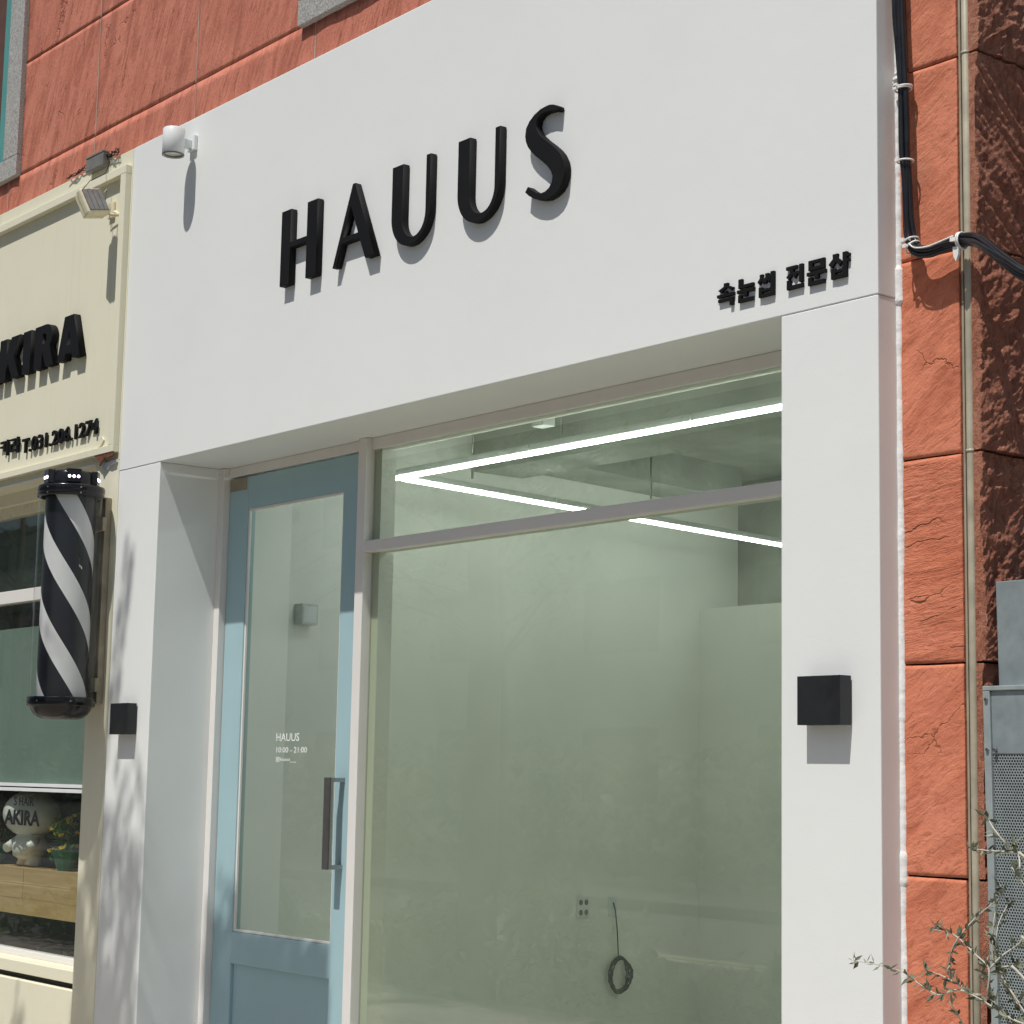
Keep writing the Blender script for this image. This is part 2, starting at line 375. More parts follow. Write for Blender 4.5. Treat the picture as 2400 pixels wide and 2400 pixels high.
# ================================================================ red stone building (slabs, granite windows)
wall = thing('stone_building', (2, .3, 0), 'red split-faced sandstone building wall behind and beside the shopfronts', 'building')
B().box(-9, 4.512, .112, .30, 4.10, 9.0).box(-9, -1.9, .112, .30, 0, 4.10).build('backing_wall', 'darkgap', wall)
B().box(4.29, 4.548, .125, .45, 0, 9.0).build('corner_backing', 'darkgap', wall)
def slab(x0, x1, z0, z1, mat, seed, amp=.004, nu=36, nv=26, y=.083, depth=.022, ang=-16, horiz=False):
    ca, sa = math.cos(R(ang)), math.sin(R(ang)); g = .0026
    x0 += g; x1 -= g; z0 += g; z1 -= g
    def fn(u, v):
        x = x0+(x1-x0)*u; z = z0+(z1-z0)*v
        p = (x*ca+z*sa, -x*sa+z*ca)
        q = Vector((p[0]*9, p[1]*1.8, seed)) if not horiz else Vector((p[0]*2.2, p[1]*10, seed))
        a = MN.noise(q); t = MN.noise(Vector((x*3, z*3, seed+9)))
        h = a*amp*.7 + t*amp*.8 + MN.noise(Vector((x*24, z*24, seed+3)))*amp*.3
        e0 = min(u*(x1-x0), (1-u)*(x1-x0), v*(z1-z0), (1-v)*(z1-z0)); fd = min(1, .25+e0/.05); h *= fd
        st = fd*math.floor((a+t)*2.5)/2.5*amp*.5                         # cleft steps
        e = min(u*(x1-x0), (1-u)*(x1-x0), v*(z1-z0), (1-v)*(z1-z0))   # chipped arris
        ch = max(0, 1-e/.010)*(.5+.5*MN.noise(Vector((x*14, z*14, seed+20))))*amp*.35
        yy = y - (h+st)*.8 + ch
        jx = MN.noise(Vector((x*11, z*11, seed+30)))*.0014
        return (x + (jx if u in (0, 1) else 0), yy, z + (jx if v in (0, 1) else 0))
    bb = B().grid(nu, nv, fn)
    n0 = 0; W = nu+1
    rim = [i for i in range(W)] + [j*W+nu for j in range(1, nv+1)] + [nv*W+i for i in range(nu-1, -1, -1)] + [j*W for j in range(nv-1, 0, -1)]
    k = len(bb.v); bb.v += [(bb.v[i][0], y+depth, bb.v[i][2]) for i in rim]
    for i in range(len(rim)):
        a, c = rim[i], rim[(i+1) % len(rim)]; bb.f.append((c, a, k+i, k+(i+1) % len(rim))); bb.sm.append(False)
    return bb.build('stone_slab', mat, wall)
cols = [-3.43, -2.475, -1.52, -.565, .387, 1.34, 2.295, 3.25, 4.511]; zz = [4.03, 4.394, 4.982, 5.57, 6.158]
WINS = [(-3.0, -1.385, 4.392, 6.6), (1.247, 3.0, 4.387, 6.6)]          # granite surrounds: x0,x1,z0,z1
sd_i = 0
for r in range(4):
    for c in range(len(cols)-1):
        x0, x1, z0, z1 = cols[c], cols[c+1], zz[r], zz[r+1]; sd_i += 1
        pieces = [(x0, x1)]
        if r > 0:
            for (a, bq, *_r) in WINS:
                np_ = []
                for (p, q) in pieces:
                    if q <= a or p >= bq: np_.append((p, q))
                    else:
                        if p < a: np_.append((p, a))
                        if q > bq: np_.append((bq, q))
                pieces = np_
        for (p, q) in pieces:
            if q-p > .03:
                o = slab(p, q, z0, z1, 'stoneL', sd_i*3.7, .0045, max(4, int(44*(q-p))), 10 if r == 0 else 30)
# pointing in the upright joints
for x in cols[1:-1]:
    for (z0, z1) in ((4.03, 4.394), (4.394, 4.982), (4.982, 5.57)):
        if any(a-.05 < x < bq+.05 and z0 > 4.2 for (a, bq, *_r) in WINS): continue
        B().box(x-.0042, x+.0042, .0840, .11, z0+.004, z1-.004).build('joint_pointing', 'mortar', wall)
# corner strip on the right: front slabs, side slabs
zr = [-.1, .10, .637, 1.181, 1.725, 2.268, 2.810, 3.337, 3.88, 4.42, 4.96]
for i in range(len(zr)-1):
    slab(4.300, 4.5115, zr[i], zr[i+1], 'stoneC' if i == 4 else 'stoneR', 101+i*5.3, .0045 if i == 4 else .0032, 22, 52, .083, .03, 8, True)
def side_slab(z0, z1, seed, stria):
    x = 4.567; z0 += .003; z1 -= .003; y0, y1 = .083, .95
    def rough(y, z):
        p, q = y*.78+z*.62, -y*.62+z*.78                                  # along and across the bedding
        fine = MN.noise(Vector((p*30, q*70, seed+4)))*.26 + MN.noise(Vector((p*70, q*150, seed+5)))*.14
        big = MN.noise(Vector((y*3.2, z*3.4, seed+2)))*1.5
        if stria: a = MN.noise(Vector((p*5, q*4, seed)))*.6 + MN.noise(Vector((y*3-z*2.6, (y*.85+z*1.05)*42, seed)))*.5 + big + fine*.6
        else: a = MN.ridged_multi_fractal(Vector((p*10, q*18, seed)), .9, 2.2, 6, 1.0, 2.0)*.42-.4 + big + fine
        return a*.0155
    def fn(u, v):
        y = y0+(y1-y0)*u**1.6; z = z0+(z1-z0)*v
        e = min(1, u/.03)
        return (x + rough(y, z)*e + .004*e, y, z)
    nu, nv = 150, 150
    bb = B().grid(nu, nv, fn); W = nu+1
    k = len(bb.v); bb.v += [(4.548, y0, z0+(z1-z0)*j/nv) for j in range(nv+1)]
    for j in range(nv): bb.f.append((k+j, j*W, (j+1)*W, k+j+1)); bb.sm.append(False)
    k = len(bb.v); bb.v += [(4.52, bb.v[nv*W+i][1], z1) for i in range(W)] + [(4.52, bb.v[i][1], z0) for i in range(W)]
    for i in range(nu):
        bb.f.append((nv*W+i, nv*W+i+1, k+i+1, k+i)); bb.sm.append(False)
        bb.f.append((i+1, i, k+W+i, k+W+i+1)); bb.sm.append(False)
    k = len(bb.v); bb.v += [(4.548, y0+.05, z0+(z1-z0)*j/nv) for j in range(nv+1)]
    kk = k-2*W-(nv+1)
    for j in range(nv): bb.f.append((k+j, kk+j, kk+j+1, k+j+1)); bb.sm.append(False)
    o = bb.build('rough_stone_slab', 'stoneS', wall); return o
for i in range(1, len(zr)-1): side_slab(zr[i], zr[i+1], 200+i*7.7, i == 6)
# granite framed windows above the shops
def upper_window(x0, x1, z0, z1, label):
    t = thing('upper_window', ((x0+x1)/2, .08, z0), label, 'window')
    W = .165; H = .108
    B().box(x0, x1, .056, .20, z0, z0+H).build('granite_sill', 'granite', t, .003)
    B().box(x0, x0+W, .057, .20, z0+H+.002, z1).build('granite_jamb', 'granite', t, .003)
    B().box(x1-W, x1, .057, .20, z0+H+.002, z1).build('granite_jamb', 'granite', t, .003)
    a, c, d = x0+W, x1-W, z0+H
    f = .085
    B().box(a, a+f, .068, .17, d, z1).box(c-f, c, .068, .17, d, z1).box(a+f, c-f, .069, .17, d, d+f).build('window_frame', 'teal', t, .003)
    B().box(a+f, c-f, .13, .136, d+f, z1).build('window_pane', 'darkglass', t)
    B().box(a, c, .55, .56, d-.3, z1+.3).build('curtain', 'teal', t)
    return t
upper_window(-3.0, -1.385, 4.392, 6.6, 'granite framed window with teal metal frame at the upper left corner')
upper_window(1.247, 3.0, 4.387, 6.6, 'granite framed window above the white shopfront, only a corner showing')

# conduit in the corner slot
t = thing('conduit_pipe', (4.534, .09, 0), 'thin beige grey conduit pipe running up the orange stone corner', 'pipe')
B().tube([(4.537, .086, -.05), (4.537, .0865, 1.2), (4.538, .086, 2.6), (4.539, .086, 5.2)], .0108, 12).build('pipe_run', 'pipe', t)
for z in (.9, 2.27, 3.34): B().tube([(4.5375, .086, z-.004), (4.5375, .086, z+.004)], .0120, 12).build('pipe_collar', 'pipe', t)
tag(B().box(4.5125, 4.519, .088, .118, -.05, 5.2).build('corner_trim', 'bracket'), 'narrow brown trim strip beside the conduit on the stone corner', 'trim')

# ================================================================ white shopfront
ZL, ZT, XO1, XO2, XR, YD = 2.714, 4.177, .368, 3.951, 4.305, .287
shop = thing('white_shopfront', (2.15, .2, 0), 'white plastered shopfront with tall blank fascia and two pilasters', 'shopfront')
B().box(0, XR, 0, .40, ZL, ZT).build('fascia', 'white', shop, .003)
B().box(0, XO1, .0015, .40, 0, ZL-.0010).build('pilaster', 'white', shop, .003)
B().box(XO2, XR-.0015, .0012, .40, 0, ZL-.0010).build('pilaster', 'white', shop, .003)
# ragged sealant where the shopfront meets the red stone
bb = B(); K = 700
def caulk(u, v):
    z = 4.3*u; a = R(-10 + v*110); rr = .0125+.0022*MN.noise(Vector((z*9, 1, 0)))+.0016*MN.noise(Vector((z*33, 2, 0)))+.0009*MN.noise(Vector((z*120, 4, 0)))
    if 2.70 < z < 2.80: rr += .005
    if abs(z-1.2) < .04: rr += .003
    wx = .004*MN.noise(Vector((z*5, 7, 0)))
    return (4.3035 + rr*math.cos(math.pi/2-a)*1.05+wx*.6, .0865-rr*math.sin(math.pi/2-a)*.9, z)
bb.grid(K, 6, caulk); bb.build('sealant_bead', 'caulk', shop, fix=True)
# door and window frame (grey white members)
win = thing('shop_window', (2.7, YD, .2), 'large fixed shop window with pale frame, transom light above', 'window')
B().box(1.434, 1.488, YD, .40, .2, 2.7128).build('mullion', 'frame', win, .002)
B().box(1.4882, XO2-.001, YD+.0015, .37, 2.265, 2.308).build('transom', 'frame', win, .002)
B().box(1.4882, XO2-.001, YD+.026, .37, 2.668, 2.7128).build('head_rail', 'frame', win, .0015)
B().box(1.4882, XO2-.001, YD+.002, .37, .2, .26).build('bottom_rail', 'frame', win, .002)
B().box(3.92, XO2-.001, YD+.003, .37, .262, 2.263).box(3.92, XO2-.001, YD+.003, .37, 2.31, 2.667).build('side_rail', 'frame', win, .002)
B().box(1.4886, 3.9195, .326, .332, .2605, 2.2645).build('window_pane', 'shopglass', win)
B().box(1.4886, 3.9195, .326, .332, 2.3085, 2.6675).build('window_pane', 'shopglass', win)
B().box(1.4886, 1.530, .3335, .40, .2605, 2.2645).box(1.4886, 1.530, .3335, .40, 2.3085, 2.6675).build('inner_stop', 'frame', win)
B().box(XO1, 1.4338, .0, .40, .0, .2).box(1.434, XO2, .001, .40, .0, .1985).build('threshold', 'kerb', shop, .004)

door = thing('glazed_door', (.9, .33, .2), 'pale blue painted glazed shop door with white opening hours lettering', 'door')
B().box(XO1+.0005, .412, YD, .37, .2, 2.7125).box(.4122, 1.4336, YD+.026, .37, 2.672, 2.7126).build('door_frame', 'frame', door, .002)
YF = .318
DX0, DX1, GX0, GX1 = .4165, 1.4325, .566, 1.2925
B().box(DX0, GX0, YF, .358, .215, 2.664).build('door_stile', 'blue', door, .002)
B().box(GX1, DX1, YF, .358, .215, 2.664).build('door_stile', 'blue', door, .002)
B().box(GX0+.0004, GX1-.0004, YF+.0006, .358, 2.527, 2.664).build('door_rail', 'blue', door, .002)
B().box(GX0+.0004, GX1-.0004, YF+.0006, .358, .640, .768).build('door_rail', 'blue', door, .002)
B().box(GX0+.0004, GX1-.0004, YF+.014, .350, .30, .6385).build('kick_panel', 'blue', door, .002)
B().box(GX0+.0004, GX1-.0004, YF+.0006, .358, .215, .2985).build('door_rail', 'blue', door, .002)
B().box(GX0+.001, GX1-.001, YF+.016, YF+.022, .769, 2.526).build('door_pane', 'doorglass', door)
bd = B(); w_ = .011
bd.box(GX0, GX0+w_, YF+.006, YF+.0155, .769, 2.526).box(GX1-w_, GX1, YF+.006, YF+.0155, .769, 2.526)
bd.box(GX0+w_, GX1-w_, YF+.0065, YF+.0155, 2.516, 2.526).box(GX0+w_, GX1-w_, YF+.0065, YF+.0155, .769, .779)
bd.build('glazing_bead', 'frame', door, .001)
B().box(.422, .555, YF-.0035, YF+.004, 2.610, 2.6625).build('hinge_plate', 'bracket', door, .001)
h = B().box(1.327, 1.366, .2455, .2535, 1.056, 1.404).build('pull_handle', 'gunmetal', door, .0015)
B().box(1.3285, 1.3655, .2537, .264, 1.0565, 1.4035).build('handle_back', 'steel', h, .001)
B().box(1.331, 1.364, .2642, YF, 1.387, 1.4035).build('handle_arm', 'steel', h, .001)
B().box(1.331, 1.364, .2642, YF, 1.0565, 1.073).build('handle_arm', 'steel', h, .001)
yv = YF+.0157
for body, x0, x1, z0, z1 in (('HAUUS', .833, 1.003, 1.546, 1.578), ('10:00 - 21:00', .837, 1.063, 1.500, 1.522), ('hauus', .866, .940, 1.4665, 1.480)):
    link('door_lettering', text_mesh('door_lettering', body, x0, x1, z0, z1, yv-.0003, yv+.0002, 'vinylw', 0.0), door)
b = B()
b.box(.836, .860, yv-.0003, yv, 1.4785, 1.481).box(.836, .860, yv-.0003, yv, 1.4635, 1.466).box(.836, .8395, yv-.0003, yv, 1.466, 1.4785).box(.8565, .860, yv-.0003, yv, 1.466, 1.4785)
b.box(.844, .852, yv-.0003, yv, 1.4695, 1.4755).box(.944, .963, yv-.0003, yv, 1.4605, 1.463).box(.967, .986, yv-.0003, yv, 1.4605, 1.463)
b.build('door_lettering', 'vinylw', door)

# ---------------------------------------------------------------- sign letters HAUUS
sg = thing('shop_sign_lettering', (2.1, 0, 3.28), 'black raised HAUUS letters across the white fascia', 'sign')
def ulet(dx):
    xl0, xl1, xr0, xr1 = 2.0755+dx, 2.1425+dx, 2.2815+dx, 2.3075+dx
    o = [(xl0, 3.584)] + arc((xl0+xr1)/2, 3.392, (xr1-xl0)/2, .1165, 180, 360, 28) + [(xr1, 3.584), (xr0, 3.584)]
    o += arc((xl1+xr0)/2, 3.384, (xr0-xl1)/2, .081, 360, 180, 24) + [(xl1, 3.584)]
    return [o]
Hh = [(1.330, 3.284), (1.330, 3.583), (1.398, 3.583), (1.398, 3.451), (1.513, 3.451), (1.513, 3.583), (1.585, 3.583), (1.585, 3.284), (1.513, 3.284), (1.513, 3.428), (1.398, 3.428), (1.398, 3.284)]
Aa = [(1.699, 3.285), (1.820, 3.585), (1.836, 3.585), (1.976, 3.285), (1.913, 3.285), (1.873, 3.368), (1.7575, 3.368), (1.7245, 3.285)]
Ah = [(1.7667, 3.391), (1.862, 3.391), (1.8125, 3.500)]
Ss = [(3.001,3.572),(2.985,3.581),(2.971,3.586),(2.955,3.589),(2.940,3.589),(2.910,3.586),(2.879,3.575),(2.854,3.559),(2.837,3.538),(2.833,3.512),(2.837,3.493),(2.848,3.472),(2.866,3.452),(2.887,3.433),(2.918,3.410),(2.949,3.385),(2.969,3.362),(2.977,3.343),(2.974,3.324),(2.961,3.309),(2.941,3.300),(2.921,3.299),(2.900,3.305),(2.876,3.319),(2.852,3.336),(2.838,3.320),(2.859,3.303),(2.887,3.287),(2.921,3.276),(2.952,3.272),(2.982,3.277),(3.008,3.287),(3.027,3.307),(3.038,3.333),(3.039,3.359),(3.034,3.382),(3.018,3.408),(2.998,3.429),(2.971,3.451),(2.936,3.477),(2.909,3.500),(2.893,3.522),(2.889,3.536),(2.894,3.553),(2.910,3.565),(2.934,3.569),(2.968,3.566),(2.998,3.557)]
for nm, lp in (('letter_h', [Hh]), ('letter_a', [Aa, Ah]), ('letter_u', ulet(0)), ('letter_u', ulet(.392)), ('letter_s', [Ss])):
    link(nm, outline_mesh(nm, [[(x-.008, z+.0025) for x, z in q] for q in lp], -.030, -.002, 'black'), sg)

# ---------------------------------------------------------------- Korean sign
ks = thing('korean_sign_lettering', (3.95, 0, 2.78), 'small black raised Korean lettering at the right end of the white fascia', 'sign')
def strokes(name, items, x0, x1, z0, z1, yf, yb, parent, mat='black'):
    bb = B()
    for i, it in enumerate(items):
        y = yf - i*.00025
        P = [(x0+(x1-x0)*a, z0+(z1-z0)*c) for a, c in it]; bb.prism(P, y, yb)
    return bb.build(name, mat, parent)
def rc(a, b_, c, d): return [(a, c), (b_, c), (b_, d), (a, d)]       # x0,x1,z0,z1
def siot(a, b_, c, d, wd):                                              # ㅅ in a box, as two legs
    m = (a+b_)/2; t = wd*.62
    return [[(m-t, d), (m+t, d), (m+t*.75, c+(d-c)*.55), (a+wd*.75, c), (a-wd*.1, c+(d-c)*.30), (m-t*.9, c+(d-c)*.66)],
            [(m-t*.1, c+(d-c)*.60), (m+t*.75, c+(d-c)*.72), (b_+wd*.1, c+(d-c)*.36), (b_-wd*.5, c+(d-c)*.03)]]
SY = {
 'sok': siot(.08, .95, .58, 1.0, .20)+[rc(.42, .58, .44, .62), rc(.0, 1.0, .36, .50), rc(.07, .95, .14, .27), rc(.76, .95, -.10, .14)],
 'nun': [rc(.08, .30, .70, 1.0), rc(.08, .96, .60, .74), rc(.0, 1.0, .40, .54), rc(.40, .60, .24, .40), rc(.08, .27, .14, .32), rc(.08, .96, .0, .15)],
 'sseop': siot(.02, .44, .54, .97, .15)+siot(.38, .76, .54, .97, .15)+[rc(.80, 1.0, .36, 1.0), rc(.64, .80, .74, .86), rc(.10, .30, .0, .42), rc(.80, .995, .0, .38), rc(.30, .80, .22, .33), rc(.30, .80, .0, .13)],
 'jeon': [rc(.02, .66, .86, 1.0)]+siot(.05, .64, .42, .88, .19)+[rc(.80, 1.0, .24, 1.0), rc(.60, .80, .60, .72), rc(.08, .28, .0, .40), rc(.08, 1.0, .0, .16)],
 'mun': [rc(.08, .30, .60, 1.0), rc(.72, .93, .60, 1.0), rc(.30, .72, .88, .998), rc(.30, .72, .60, .73), rc(.0, 1.0, .40, .54), rc(.42, .62, .24, .40), rc(.08, .28, .14, .32), rc(.08, .94, .0, .15)],
 'syap': siot(.0, .62, .46, 1.0, .20)+[rc(.68, .88, .40, 1.0), rc(.88, 1.0, .80, .92), rc(.88, 1.0, .60, .71), rc(.12, .33, .0, .42), rc(.66, .87, .0, .40), rc(.33, .66, .24, .35), rc(.33, .66, .0, .14)],
}
for nm, x0, x1, z0, z1 in (('sok', 3.705, 3.773, 2.786, 2.848), ('nun', 3.786, 3.853, 2.779, 2.848), ('sseop', 3.867, 3.932, 2.779, 2.848),
                           ('jeon', 3.977, 4.041, 2.781, 2.848), ('mun', 4.057, 4.126, 2.778, 2.849), ('syap', 4.138, 4.212, 2.780, 2.850)):
    strokes('syllable_block', SY[nm], x0, x1, z0, z1, -.0085, -.0005, ks)

# ---------------------------------------------------------------- lamps on the white wall
t = thing('cylinder_wall_lamp', (.545, 0, 4.05), 'white cylindrical wall lamp near the top left of the white fascia', 'lamp')
cx, cy, cz = .547, -.098, 4.047
B().lathe([(.030, .058), (.044, .058), (.0465, .055), (.0465, -.056), (.0435, -.058), (.0405, -.057), (.0395, -.045)], (cx, cy, cz), 40).lathe([(0, .0585), (.031, .0585)], (cx, cy, cz), 40).build('lamp_body', 'whitemetal', t, fix=True)
B().lathe([(0, -.046), (.0385, -.046)], (cx, cy, cz), 40).build('lamp_lens', 'lens', t)
B().lathe([(.0392, -.048), (.0392, -.054), (.0425, -.0585), (.0468, -.0575), (.0472, -.053)], (cx, cy, cz), 40).build('lamp_rim', 'boxgrey', t)
B().box(cx-.012, cx+.012, -.062, -.018, cz-.012, cz+.024).build('lamp_arm', 'whitemetal', t, .002)
B().box(cx-.030, cx+.030, -.0175, -.0005, cz-.020, cz+.046).build('lamp_backplate', 'whitemetal', t, .003)
def box_lamp(x0, z0, label):
    t = thing('box_wall_lamp', (x0+.076, 0, z0), label, 'lamp', 'black box lamps on the white pilasters')
    W, H, D = .152, .130, .047
    B().box(x0, x0+W, -D, -.004, z0, z0+.004).box(x0, x0+W, -D, -.004, z0+H-.004, z0+H).box(x0, x0+.004, -D, -.004, z0+.004, z0+H-.004).box(x0+W-.004, x0+W, -D, -.004, z0+.004, z0+H-.004).box(x0+.004, x0+W-.004, -D, -D+.004, z0+.004, z0+H-.004).build('lamp_housing', 'blackmetal', t)
    B().box(x0+.012, x0+W-.012, -.012, .0008, z0+.008, z0+H-.008).build('mounting_plate', 'blackmetal', t)
    B().box(x0+.0045, x0+W-.0045, -.034, -.014, z0+.028, z0+.030).build('diffuser', 'lens', t)
    return t
box_lamp(4.0555, 1.567, 'black box wall lamp on the right white pilaster')
box_lamp(.114, 1.567, 'black box wall lamp on the left white pilaster beside the barber pole')

# ================================================================ neighbouring cream shopfront
nb = thing('cream_shopfront', (-1.5, .1, 0), 'cream painted neighbouring shopfront with framed sign board and narrow pillar', 'shopfront')
XC = -.003
B().box(-4.0, XC, .0005, .11, 2.765, ZT).build('sign_board', 'cream', nb, .002)
fr = B()
fr.box(-4.0, XC-.008, -.030, .0003, 4.062, 4.100)
fr.build('board_border', 'cream', nb, .002)
B().box(-.060, XC-.0085, -.0295, .0003, 2.832, 4.0618).build('board_border', 'cream', nb, .002)
B().box(-4.0, XC-.008, -.0300, .0003, 2.800, 2.8318).build('board_border', 'cream', nb, .002)
B().box(-4.0, -.214, -.012, .0003, 2.7635, 2.770).build('drip_edge', 'frame', nb)
B().box(-.212, XC, .0008, .30, 0, 2.7645).build('pillar', 'cream', nb, .003)
B().box(-4.0, -.2122, .11, .30, 2.705, 2.90).build('lintel', 'cream', nb)
B().box(-4.0, -.2122, .02, .30, 0, .468).build('lower_panel', 'cream', nb, .003)
B().box(-4.0, -.2122, .06, .30, .470, .492).build('shadow_gap', 'inside', nb)
B().box(-4.0, -.2122, .035, .30, .494, .548).build('window_sill', 'cream', nb, .003)
b = B(); b.prism([(-.19, 2.80), (-.10, 2.802), (-.012, 2.806), (-.014, 2.782), (-.06, 2.778), (-.085, 2.784), (-.115, 2.766), (-.135, 2.748), (-.142, 2.768), (-.16, 2.778)], -.0272, -.0215)
b.build('rusted_corner', 'rust', nb)
b = B(); b.prism([(-.175, 2.775), (-.135, 2.772), (-.10, 2.762), (-.06, 2.766), (-.012, 2.768), (-.012, 2.756), (-.055, 2.751), (-.088, 2.747), (-.10, 2.733), (-.118, 2.744), (-.145, 2.752)], -.0075, .0002)
b.build('peeling_paint', 'caulk', nb)
b = B(); b.prism([(-.215, 2.866), (-.19, 2.883), (-.165, 2.886), (-.150, 2.872), (-.175, 2.852), (-.210, 2.838)], -.006, -.0005)
b.build('peeling_paint', 'cream', nb)

nw = thing('salon_window', (-1.5, .15, .55), 'neighbouring salon window with white rails and grey green film on its middle pane', 'window')
B().box(-4.0, -.2125, .14, .20, 2.655, 2.7045).build('head_rail', 'oldcream', nw, .002)
B().box(-4.0, -.2125, .14, .20, 2.222, 2.284).build('cross_rail', 'frame', nw, .002)
B().box(-4.0, -.2125, .142, .20, 1.3335, 1.349).build('cross_rail', 'whitemetal', nw, .001)
B().box(-4.0, -.2125, .144, .20, 1.311, 1.3275).build('cross_rail', 'whitemetal', nw, .001)
B().box(-4.0, -.2125, .14, .20, .5485, .575).build('bottom_rail', 'frame', nw, .002)
B().box(-4.0, -.2125, .165, .171, 2.2845, 2.6545).build('window_pane', 'clearglass', nw)
B().box(-4.0, -.2125, .30, .304, 2.20, 2.70).build('pane_backing', 'backing', nw)  # invented backing sheet, added to brighten the dark upper pane
B().box(-4.0, -.2125, .165, .171, 1.3495, 2.2215).build('window_pane', 'clearglass', nw)
B().box(-4.0, -.2125, .1725, .174, 1.3495, 2.10).build('window_film', 'film', nw)
B().box(-4.0, -.2125, .165, .171, .5755, 1.3105).build('window_pane', 'clearglass', nw)
link('window_lettering', text_mesh('window_lettering', 'S HAIR', -1.245, -1.028, 1.242, 1.282, .1640, .1647, 'sticker', .014), nw)
link('window_lettering', text_mesh('window_lettering', 'AKIRA', -1.345, -.955, 1.150, 1.222, .1640, .1647, 'sticker', .04), nw)

# salon sign letters AKIRA
ak = thing('salon_sign_lettering', (-.9, 0, 3.28), 'thick black raised AKIRA letters on the cream sign board', 'sign')
z0, z1 = 3.287, 3.492
def aA(dx): return [[(-.602+dx, z0), (-.539+dx, z1), (-.447+dx, z1), (-.368+dx, z0), (-.445+dx, z0), (-.453+dx, 3.312), (-.515+dx, 3.312), (-.521+dx, z0)],
                    [(-.506+dx, 3.352), (-.463+dx, 3.352), (-.486+dx, 3.418)]]
Rr = [[(-.849, z0), (-.849, z1), (-.735, z1)] + arc(-.735, 3.432, .073, .060, 90, -50, 12) + [(-.640, z0), (-.722, z0), (-.765, 3.362), (-.765, z0)],
      [(-.765, 3.402), (-.765, 3.450), (-.740, 3.450)] + arc(-.740, 3.426, .014, .024, 90, -90, 6)]
Ii = [[(-.977, z0), (-.977, z1), (-.893, z1), (-.893, z0)]]
Kk = [[(-1.240, z0), (-1.240, z1), (-1.162, z1), (-1.162, 3.415), (-1.112, z1), (-1.015, z1), (-1.085, 3.398), (-1.010, z0), (-1.095, z0), (-1.140, 3.365), (-1.162, 3.335), (-1.162, z0)]]
for nm, lp in (('letter_a', aA(0)), ('letter_r', Rr), ('letter_i', Ii), ('letter_k', Kk), ('letter_a', aA(-.885))):
    link(nm, outline_mesh(nm, lp, -.036, -.002, 'black', .001), ak)
ph = thing('phone_number_lettering', (-.7, 0, 2.9), 'small black raised Korean word and telephone number T.031.206.1274 on the cream board', 'sign')
link('number_lettering', text_mesh('number_lettering', 'T.031.206.1274', -.985, -.203, 2.905, 2.977, -.014, -.004, 'black', .018), ph)
SY['ki'] = [rc(.05, .62, .82, .96), rc(.46, .62, .30, .82), rc(.05, .50, .54, .66), rc(.78, .95, .0, 1.0)]
SY['ra'] = [rc(.0, .55, .84, .96), rc(.40, .55, .60, .84), rc(.0, .55, .52, .64), rc(.0, .15, .22, .52), rc(.0, .58, .14, .26), rc(.70, .86, .0, 1.0), rc(.86, 1.0, .46, .60)]
for nm, x0, x1 in (('ki', -1.235, -1.135), ('ra', -1.118, -1.010)):
    strokes('syllable_block', SY[nm], x0, x1, 2.918, 2.995, -.014, -.004, ph)

# floodlight with heat-sink face
t = thing('flood_light', (-.19, 0, 3.92), 'small cream floodlight with grey ribbed face mounted on the cream sign board', 'lamp')
o0 = Vector((-.105, -.195, 3.976))
e1, e2, e3 = Vector((-.16, .96, .23)), Vector((.33, .28, -.9)), Vector((-.93, -.07, -.37))
w1, w2, w3 = .105, .117, .069
B().hexa(o0-e1*.008-e2*.006+e3*.004, e1*(w1+.016), e2*(w2+.012), e3*(w3*.55)).build('lamp_case', 'oldcream', t, .010)
B().hexa(o0-e1*.002+e3*(w3*.55+.003), e1*(w1+.004), e2*(w2+.002), e3*(w3*.36)).build('front_bezel', 'oldcream', t, .006)
for i in range(4):
    B().hexa(o0+e1*(w1*(i+.04)/4)-e3*.003+e2*.004, e1*(w1/4*.90), e2*(w2-.010), e3*.010).build('fin_panel', 'panelgrey', t, .002)
pv = o0+e1*w1*.95+e2*w2*.8+e3*.03
B().tube([pv, pv+Vector((.012, .03, -.02)), pv+Vector((.015, .08, -.012)), (-.17, -.006, 3.925)], .007, 8).build('bracket', 'oldcream', t)
B().box(-.205, -.150, -.012, .0003, 3.89, 3.965).build('mounting_plate', 'oldcream', t, .003)
B().tube([o0+e1*w1+e2*.03, o0+e1*(w1+.02)+e2*.02+Vector((.01, 0, .01)), (-.16, -.05, 3.95), (-.185, -.03, 3.90), (-.18, -.008, 3.945)], .0035, 6).build('lamp_wire', 'bracket', t)
B().tube([o0+e2*.01, o0+Vector((-.02, .05, .05)), (-.20, -.035, 4.10), (-.22, -.004, 4.165)], .002, 6).build('lamp_wire', 'cable', t)
# grey driver box with loose wires on top of the sign board
t = thing('driver_box', (-.3, -.01, 4.14), 'small grey electrical box with loose wires on top of the cream sign board', 'box')
B().box(-.405, -.235, -.034, .02, 4.150, 4.212).build('box_body', 'boxgrey', t, .004)
B().box(-.405, -.235, -.036, .0, 4.2125, 4.222).build('box_lid', 'boxgrey', t, .002)
for k in range(5):
    pts = [(-.235+.001*k, -.012, 4.19+.004*k)]
    for j in range(6): pts.append((-.22+.020*j+random.uniform(-.01, .01), -.012+random.uniform(-.014, .01), 4.188+random.uniform(-.012, .02)))
    B().tube(pts, .0022, 5).build('loose_wire', 'cable', t)
for k in range(3):
    pts = [(-.405, -.012, 4.18+.006*k)]
    for j in range(7): pts.append((-.42-.035*j+random.uniform(-.008, .008), -.008+random.uniform(-.008, .006), 4.185+random.uniform(-.008, .02)))
    B().tube(pts, .0025, 5).build('loose_wire', 'cable', t)

